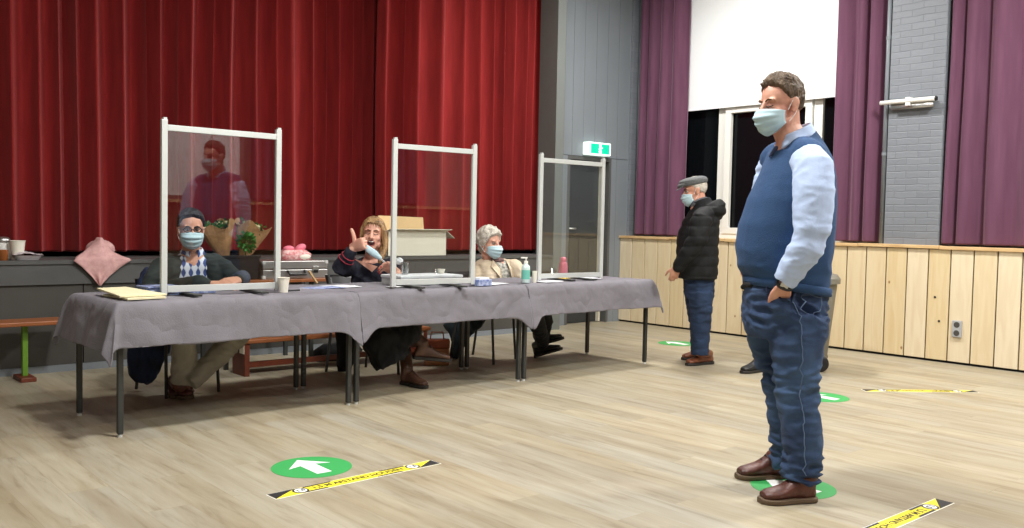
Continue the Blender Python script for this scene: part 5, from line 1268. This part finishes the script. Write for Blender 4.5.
limb(b, [fr(392, 266, 0), fr(399, 274, .02), el, wl+(el-wl).normalized()*.05], [.066, .062, .055, .042], 18)
sw = bake('sweater', b, 'knit_navy', root, .0065, 4, 'dark navy v-neck sweater', fold=folds(.012, (9, 9, 12)))
dv = (wr-er_).normalized(); a1 = dv.cross(T_).normalized(); a2 = dv.cross(a1)
for k in (.04, .075):
    c = wr-dv*(.03+k); q = .050+k*.12; b = BM(); limb(b, on_surface(sw, [c+(a1*math.cos(a)+a2*math.sin(a))*q for a in [2*PI*i/24 for i in range(25)]], .001), [.0045]*25, 6); build('sleeve_stripe', b, 'red_stripe', sw, 'red sleeve stripe', smooth=True)
b = BM(); prism(b, on_surface(sw, [fr(367, 259.5, .2), fr(379, 259.5, .2), fr(373, 273, .25)], .003), F*.002); build('neck_opening', b, 'skin2', root, 'bare skin in the v-neck')
# long black skirt and boots
b = BM(); loft(b, [(seat+Z*.0, F*.17, L*.19), (seat+Z*.12, F*.14, L*.16)], 20)
limb(b, [seat-L*.10, k1, V((3.52, 5.46, .36)), V((3.60, 5.42, .19))], [.11, .12, .155, .15], 22, round_ends=False)
limb(b, [seat+L*.10, k2, atY(409, 334, 5.32)], [.11, .10, .085], 18)
limb(b, [seat+V((0, -.15, 0)), k1.lerp(k2, .5)+V((0, 0, -.05)), V((3.62, 5.46, .30))], [.12, .13, .11], 18)
bake('long_skirt', b, 'black_cloth', root, .009, 5, 'long black skirt', fold=folds(.025, (10, 10, 4)))
shoe(root, atz(402, 384)+V((0, 0, 0)), (.15, -1, 0), .26, 0, 'boot3', 'sole_dark', atz(404, 383)+Z*.26, .045, .12, label='brown lace-up boot planted on the floor', name='boot', w=.045)
shoe(root, atY(413, 359, 5.32), (.86, -.36, -.10), .28, 0, 'boot3', 'sole_dark', atY(413, 336, 5.33), .048, .12, label='brown lace-up boot of the crossed leg', name='boot', w=.045)
t = empty('paper_tissue', fr(399, 262, .28), 'crumpled white tissue in the raised hand of the woman', 'tissue')
b = BM(); ell(b, fr(399, 261, .25), E_*.030, T_*.02, Z*.026, 16, 10); bake('tissue_ball', b, 'paper', t, .004, 1, fold=lambda p: .006*noise.noise(p*60))
t = empty('hanging_coat', fr(347, 345, -.25)-V((0, 0, 0)), 'black coat hanging beside the chair of the laughing woman', 'coat')
b = BM(); f0 = lambda x, y: fr(x, y, -.20)
loft(b, [(f0(344, 372), E_*.05, T_*.03), (f0(346, 355), E_*.075, T_*.04), (f0(349, 335), E_*.11, T_*.05), (f0(350, 315), E_*.12, T_*.05), (f0(352, 300), E_*.10, T_*.04)], 24)
bake('coat_fabric', b, 'black_cloth', t, .009, 4, fold=folds(.02, (12, 12, 5)))

# ------------------------------------------------------------------ white haired person
P = atY(492, 242, 6.0); fr = Frame((P.x, 6.0, 0)); root = empty('person', fr.P, 'seated person with short white hair, face mask and beige coat, looking right', 'person')
E_, T_ = fr.r, fr.t; L, F, U = basis(fr, -32); hd = Head(fr(489.5, 242.8, .05), basis(fr, -48, 6), 1.0)
seat = fr.P + Z*.47
b = BM(); hd.skull(b); hd.neck(b, fr(494, 264, 0), .052)
limb(b, [fr(496, 268, 0), fr(499, 282, 0), seat+Z*.06+E_*.02], [.10, .12, .13], 14)
el, er_ = fr(527, 286, .15), fr(474, 290, .20); hl, hr = fr(512, 294, .34), fr(498, 295, .34)
limb(b, [fr(515, 268, -.02), el, hl], [.05, .04, .032], 12); limb(b, [fr(481, 268, .02), er_, hr], [.05, .04, .032], 12)
hand(b, hl, (-E_+T_*.2), -Z, T_, .4); hand(b, hr, (E_+T_*.2), -Z, T_, .4)
k1, k2 = V((5.04, 5.55, .50)), V((5.30, 5.70, .50)); a1_, a2_ = V((5.40, 5.80, .14)), V((5.44, 5.86, .18))
limb(b, [seat-L*.1, k1, a1_], [.08, .05, .04], 12); limb(b, [seat+L*.1, k2, a2_], [.08, .05, .04], 12)
bake('body', b, 'skin2', root, .005, 4)
hd.face(root, brow='hair_white', brows=False); hd.mask(root)
hd.hair(root, 'hair_white', lambda A: .070-.02*min(1, A/.8) if A < .8 else (.05-.11*min(1, (A-.8)/.7) if A < 1.5 else -.07), lambda A, z: .022+.008*max(0, z), .012, 55, .0045, lambda bm: hd.e(bm, (0, -.06, -.05), (.062, .045, .055)), 5)
def st(x, y, d, w, t=0, tilt=0): return (fr(x, y, t), F*d+Z*tilt, L*w)
b = BM(); loft(b, [st(495, 258.5, .065, .065), st(496, 263, .09, .11), st(498, 272, .115, .15), st(500, 286, .125, .16), (seat+Z*.05, F*.15, L*.17)], 26, power=2.2)
bake('patterned_blouse', b, 'tweedpat', root, .007, 4, 'grey patterned blouse', fold=folds(.006))
b = BM(); ell(b, fr(495.5, 260, .02), F*.078, L*.08, Z*.026, 20, 10); build('scarf', b, mat('patterned_scarf', (150, 110, 104), .9, c2=(80, 70, 72), scale=50), root, 'brown patterned neck scarf', smooth=True)
b = BM()
for s in (-1, 1):
    loft(b, [(fr(495, 259, -.03)+L*.085*s, F*.075, L*.05), (fr(497, 264, -.02)+L*.118*s, F*.105, L*.078), (fr(499, 275, .0)+L*.135*s, F*.138, L*.082), (fr(500, 290, 0)+L*.145*s, F*.15, L*.085), (seat+Z*.10+L*.14*s, F*.16, L*.09)], 24, power=2.3)
loft(b, [(fr(493, 258, -.07), F*.04, L*.09), (fr(495, 268, -.09), F*.05, L*.17), (seat+Z*.1-F*.07, F*.08, L*.18)], 20)
limb(b, [fr(514, 267, -.01), fr(520, 273, .05), el, fr(521, 290, .28)], [.070, .066, .058, .048], 18)
limb(b, [fr(482, 267, .02), fr(477, 276, .10), er_, fr(486, 294, .32)], [.070, .068, .062, .048], 18)
cb_ = bake('coat', b, 'beige', root, .007, 4, 'open beige coat', fold=folds(.012, (9, 9, 12)))
for s in (-1, 1):
    b = BM(); prism(b, [fr(495, 259, .0)+L*.065*s+F*.06, fr(497, 266, .0)+L*.13*s+F*.115, fr(498, 275, .0)+L*.085*s+F*.150, fr(498, 283, .0)+L*.055*s+F*.150, fr(497, 268, .0)+L*.045*s+F*.128], F*.008); build('lapel', b, 'beige', cb_, bevel=.002)
b = BM(); loft(b, [(seat+Z*.0, F*.16, L*.18), (seat+Z*.10, F*.14, L*.16)], 20)
limb(b, [seat-L*.10, k1, V((5.2, 5.66, .33)), a1_], [.10, .085, .072, .06], 18, round_ends=False)
limb(b, [seat+L*.10, k2, V((5.38, 5.76, .33)), a2_], [.10, .085, .072, .06], 18, round_ends=False)
bake('trousers', b, 'black_cloth', root, .008, 4, 'black trousers', fold=folds(.014, (8, 8, 14)))
shoe(root, V((5.40, 5.90, .0)), (.50, -.72, .30), .26, 0, 'shoe_black', 'sole_dark', a1_, .05, .10, w=.056, label='black shoe')
shoe(root, V((5.44, 5.93, .09)), (.58, -.66, .28), .26, 0, 'shoe_black', 'sole_dark', a2_, .05, .10, w=.056, label='black shoe crossed on top')
t = empty('hanging_coat', (4.72, 6.05, 0), 'dark teal coat hanging over the chair behind the middle table', 'coat')
f0 = lambda x, y: fr(x, y, -.05)
b = BM(); loft(b, [(f0(455, 358), E_*.04, T_*.05), (f0(459, 345), E_*.055, T_*.04), (f0(461, 334), E_*.10, T_*.05), (f0(462, 326), E_*.17, T_*.06), (f0(466, 318), E_*.18, T_*.05), (f0(468, 300), E_*.14, T_*.05)], 24)
bake('coat_fabric', b, 'teal_cloth', t, .009, 4, fold=folds(.02, (12, 12, 5)))
# black shoe peeking out behind the tall man
P = atz(764, 371); t = empty('black_shoe', P, 'toe of a black shoe peeking out left of the tall man\'s jeans', 'shoe')
q = atz(751.5, 372.5); shoe(t, P, q-P, .28 if (q-P).length < .05 else max(.2, (q-P).length*1.8), 0, 'shoe_black', 'sole_dark', None, .042, .085, name='shoe_upper')
